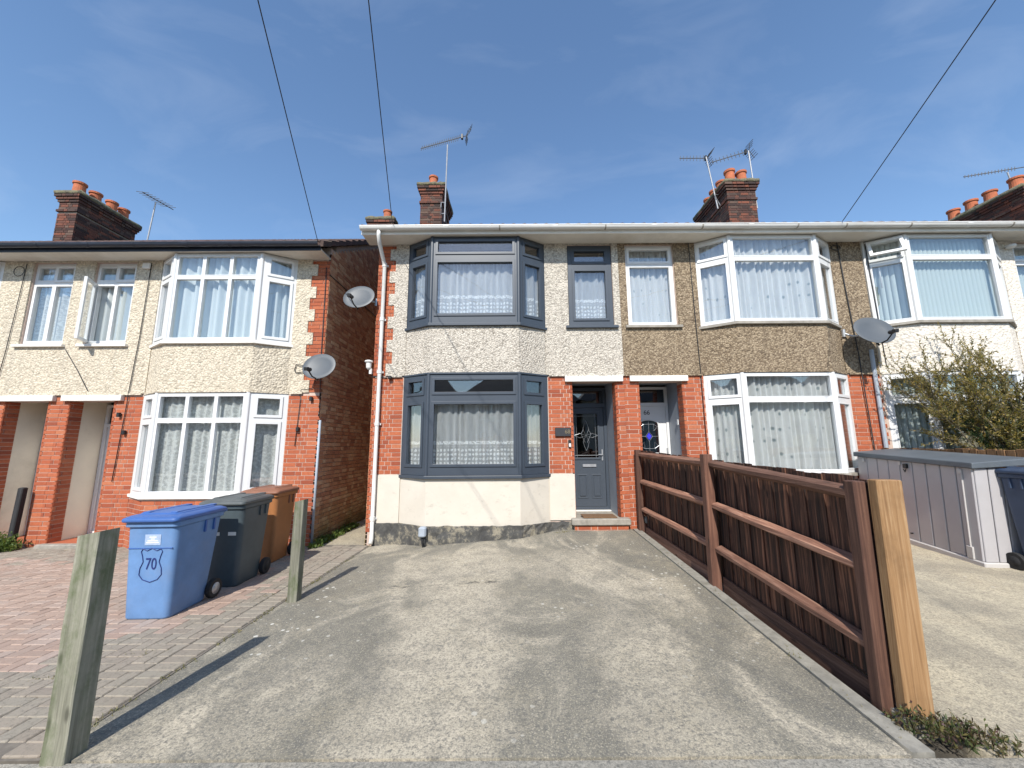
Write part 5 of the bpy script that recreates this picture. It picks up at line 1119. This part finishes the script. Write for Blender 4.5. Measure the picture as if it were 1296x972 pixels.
for k in range(14):
    a = R(rnd.uniform(95, 172)) if k < 11 else R(rnd.uniform(20, 80)); lim.append(((math.cos(a)*1.0, rnd.uniform(-0.30, 0.30), math.sin(a)*0.95+0.12), rnd.uniform(1.15, 1.75)))
shrub('sprawling olive-green shrub behind the brown fence in front of the white house', (8.05, 6.05, 0.85), lim, rnd, 'leaf_olive', 1)
tk = MB(); tk.tube([(8.06, 6.06, 0.0), (8.05, 6.05, 0.5), (8.05, 6.05, 0.95)], 0.05, 8, 0.03); tko = tk.build('trunk', 'bark', bpy.data.objects['shrub'])
rnd = random.Random(5)
lim = [((rnd.uniform(-0.5, 0.5), rnd.uniform(-0.4, 0.4), 1.0), rnd.uniform(0.7, 1.1)) for _ in range(12)]
shrub('dark green leafy bush at the foot of the olive shrub', (8.0, 5.75, 0.75), lim, rnd, 'leaf_dark', 1)
tk = MB(); tk.tube([(8.0, 5.75, 0.0), (8.0, 5.75, 0.8)], 0.05, 8, 0.03); tk.build('trunk', 'bark', bpy.data.objects['shrub.001'])
def weeds(label, pts, n, mat, h, rnd, cat='weeds', L=(0.03, 0.07), w=(0.012, 0.03), name='weeds'):
    mb = MB()
    for _ in range(n):
        c, rx, ry = rnd.choice(pts); a = rnd.uniform(0, 6.28); q = math.sqrt(rnd.random()); x = c[0]+rx*q*math.cos(a); y = c[1]+ry*q*math.sin(a)
        z = gz(x, y)-0.01; hh = h*(1-0.6*q)*rnd.uniform(0.3, 1.0); p = Vector((x, y, z)); d = (Vector((0, 0, 1))+rv(rnd, 0.35)).normalized()
        leaf(mb, p, d, rv(rnd), hh, 0.006)
        for k in range(5): leaf(mb, p+d*hh*rnd.uniform(0.3, 1), (d*0.4+rv(rnd, 0.7)), rv(rnd), rnd.uniform(*L), rnd.uniform(*w))
    o = mb.build(name, mat); tag(o, label, cat); return o
rnd = random.Random(2)
weeds('green weeds growing along the paving below the left porch', [((-8.85, 6.70), 0.45, 0.20), ((-8.55, 6.72), 0.25, 0.14)], 900, 'leaf_weed', 0.46, rnd)
weeds('small green weeds at the foot of the alley wall', [((-3.38, 7.25+0.25*k), 0.09, 0.16) for k in range(6)]+[((-3.36, 6.9), 0.1, 0.14)], 420, 'leaf_weed', 0.17, rnd)
weeds('straggly purple and green weeds at the footing of the end fence timber', [((2.42, 2.40), 0.13, 0.10), ((2.30, 2.46), 0.14, 0.1), ((2.52, 2.34), 0.15, 0.09)], 240, 'leaf_mixed', 0.16, rnd, L=(0.015, 0.04), w=(0.006, 0.014))
weeds('dry grass tufts in the joints of the block paving', [((-3.2, 3.0), 0.25, 0.05), ((-2.9, 3.35), 0.2, 0.06), ((-3.9, 2.75), 0.3, 0.05), ((-2.75, 4.6), 0.08, 0.12), ((-7.0, 6.75), 0.6, 0.06)], 200, 'dry_grass', 0.025, rnd, L=(0.01, 0.03), w=(0.003, 0.006))

weeds('tiny grass and moss tufts along the driveway kerb and edges', [((-2.46, 2.6+0.5*k), 0.03, 0.22) for k in range(8)]+[((2.10, 2.6+0.6*k), 0.04, 0.25) for k in range(7)]+[((-1.2, 6.58), 0.5, 0.04), ((0.9, 6.82), 0.25, 0.03), ((-2.5, 7.0), 0.12, 0.06)], 330, 'dry_grass', 0.03, rnd, L=(0.01, 0.03), w=(0.003, 0.008))
# ------------------------------------------------------------------ houses across the road (seen only mirrored in the window panes)
def opposite(cx, label):
    t = thing('opposite_house', label, 'house', (cx, -17, 0), 'houses across the road'); x0, x1, y0, y1 = cx-4.6, cx+4.6, -24.0, -17.0
    mb = MB(); mb.M = Matrix.Identity(4); hs = [(x0+1, x0+3, 0.9, 2.3), (x1-3, x1-1, 0.9, 2.3), (x0+1, x0+3, 3.4, 4.7), (x1-3, x1-1, 3.4, 4.7), (cx-0.5, cx+0.5, 0, 2.1)]
    us = sorted({x0, x1} | {q for h in hs for q in h[:2]}); zs = sorted({-0.4, 5.2} | {q for h in hs for q in h[2:]})
    mb.grid(us, zs, lambda x, z: not any(h[0] < x < h[1] and h[2] < z < h[3] for h in hs), y1-0.3, y1); mb.box(x0, x1, y0, y1-0.31, -0.4, 5.19); mb.build('wall', 'opp_render', t)
    r = MB(); e = 0.4; r.add([(x0-e, y0-e, 5.2), (x1+e, y0-e, 5.2), (x1+e, y1+e, 5.2), (x0-e, y1+e, 5.2), (x0+2.6, -20.5, 8.4), (x1-2.6, -20.5, 8.4)], [(3, 2, 1, 0), (0, 1, 5, 4), (1, 2, 5), (2, 3, 4, 5), (3, 0, 4)]); r.build('roof', 'roof_slate', t)
    for h in hs[:4]:
        w = MB(); w.holes(h[0], h[1], h[2], h[3], [(h[0]+0.08, (h[0]+h[1])/2-0.04, h[2]+0.08, h[3]-0.08), ((h[0]+h[1])/2+0.04, h[1]-0.08, h[2]+0.08, h[3]-0.08)], y1-0.15, y1-0.08); wo_ = w.build('window', 'white_upvc', t)
        g = MB(); g.box(h[0]+0.07, h[1]-0.07, y1-0.13, y1-0.12, h[2]+0.07, h[3]-0.07); g.build('pane', 'glass', wo_)
    d = MB(); d.box(cx-0.49, cx+0.49, y1-0.2, y1-0.14, 0, 2.09); d.build('door', 'grey_door', t)
for q in (-28.4, -18.7, -9.0, 0.8, 10.6, 20.4, 30.2): opposite(q, 'pale rendered house with a slate hip roof across the road')
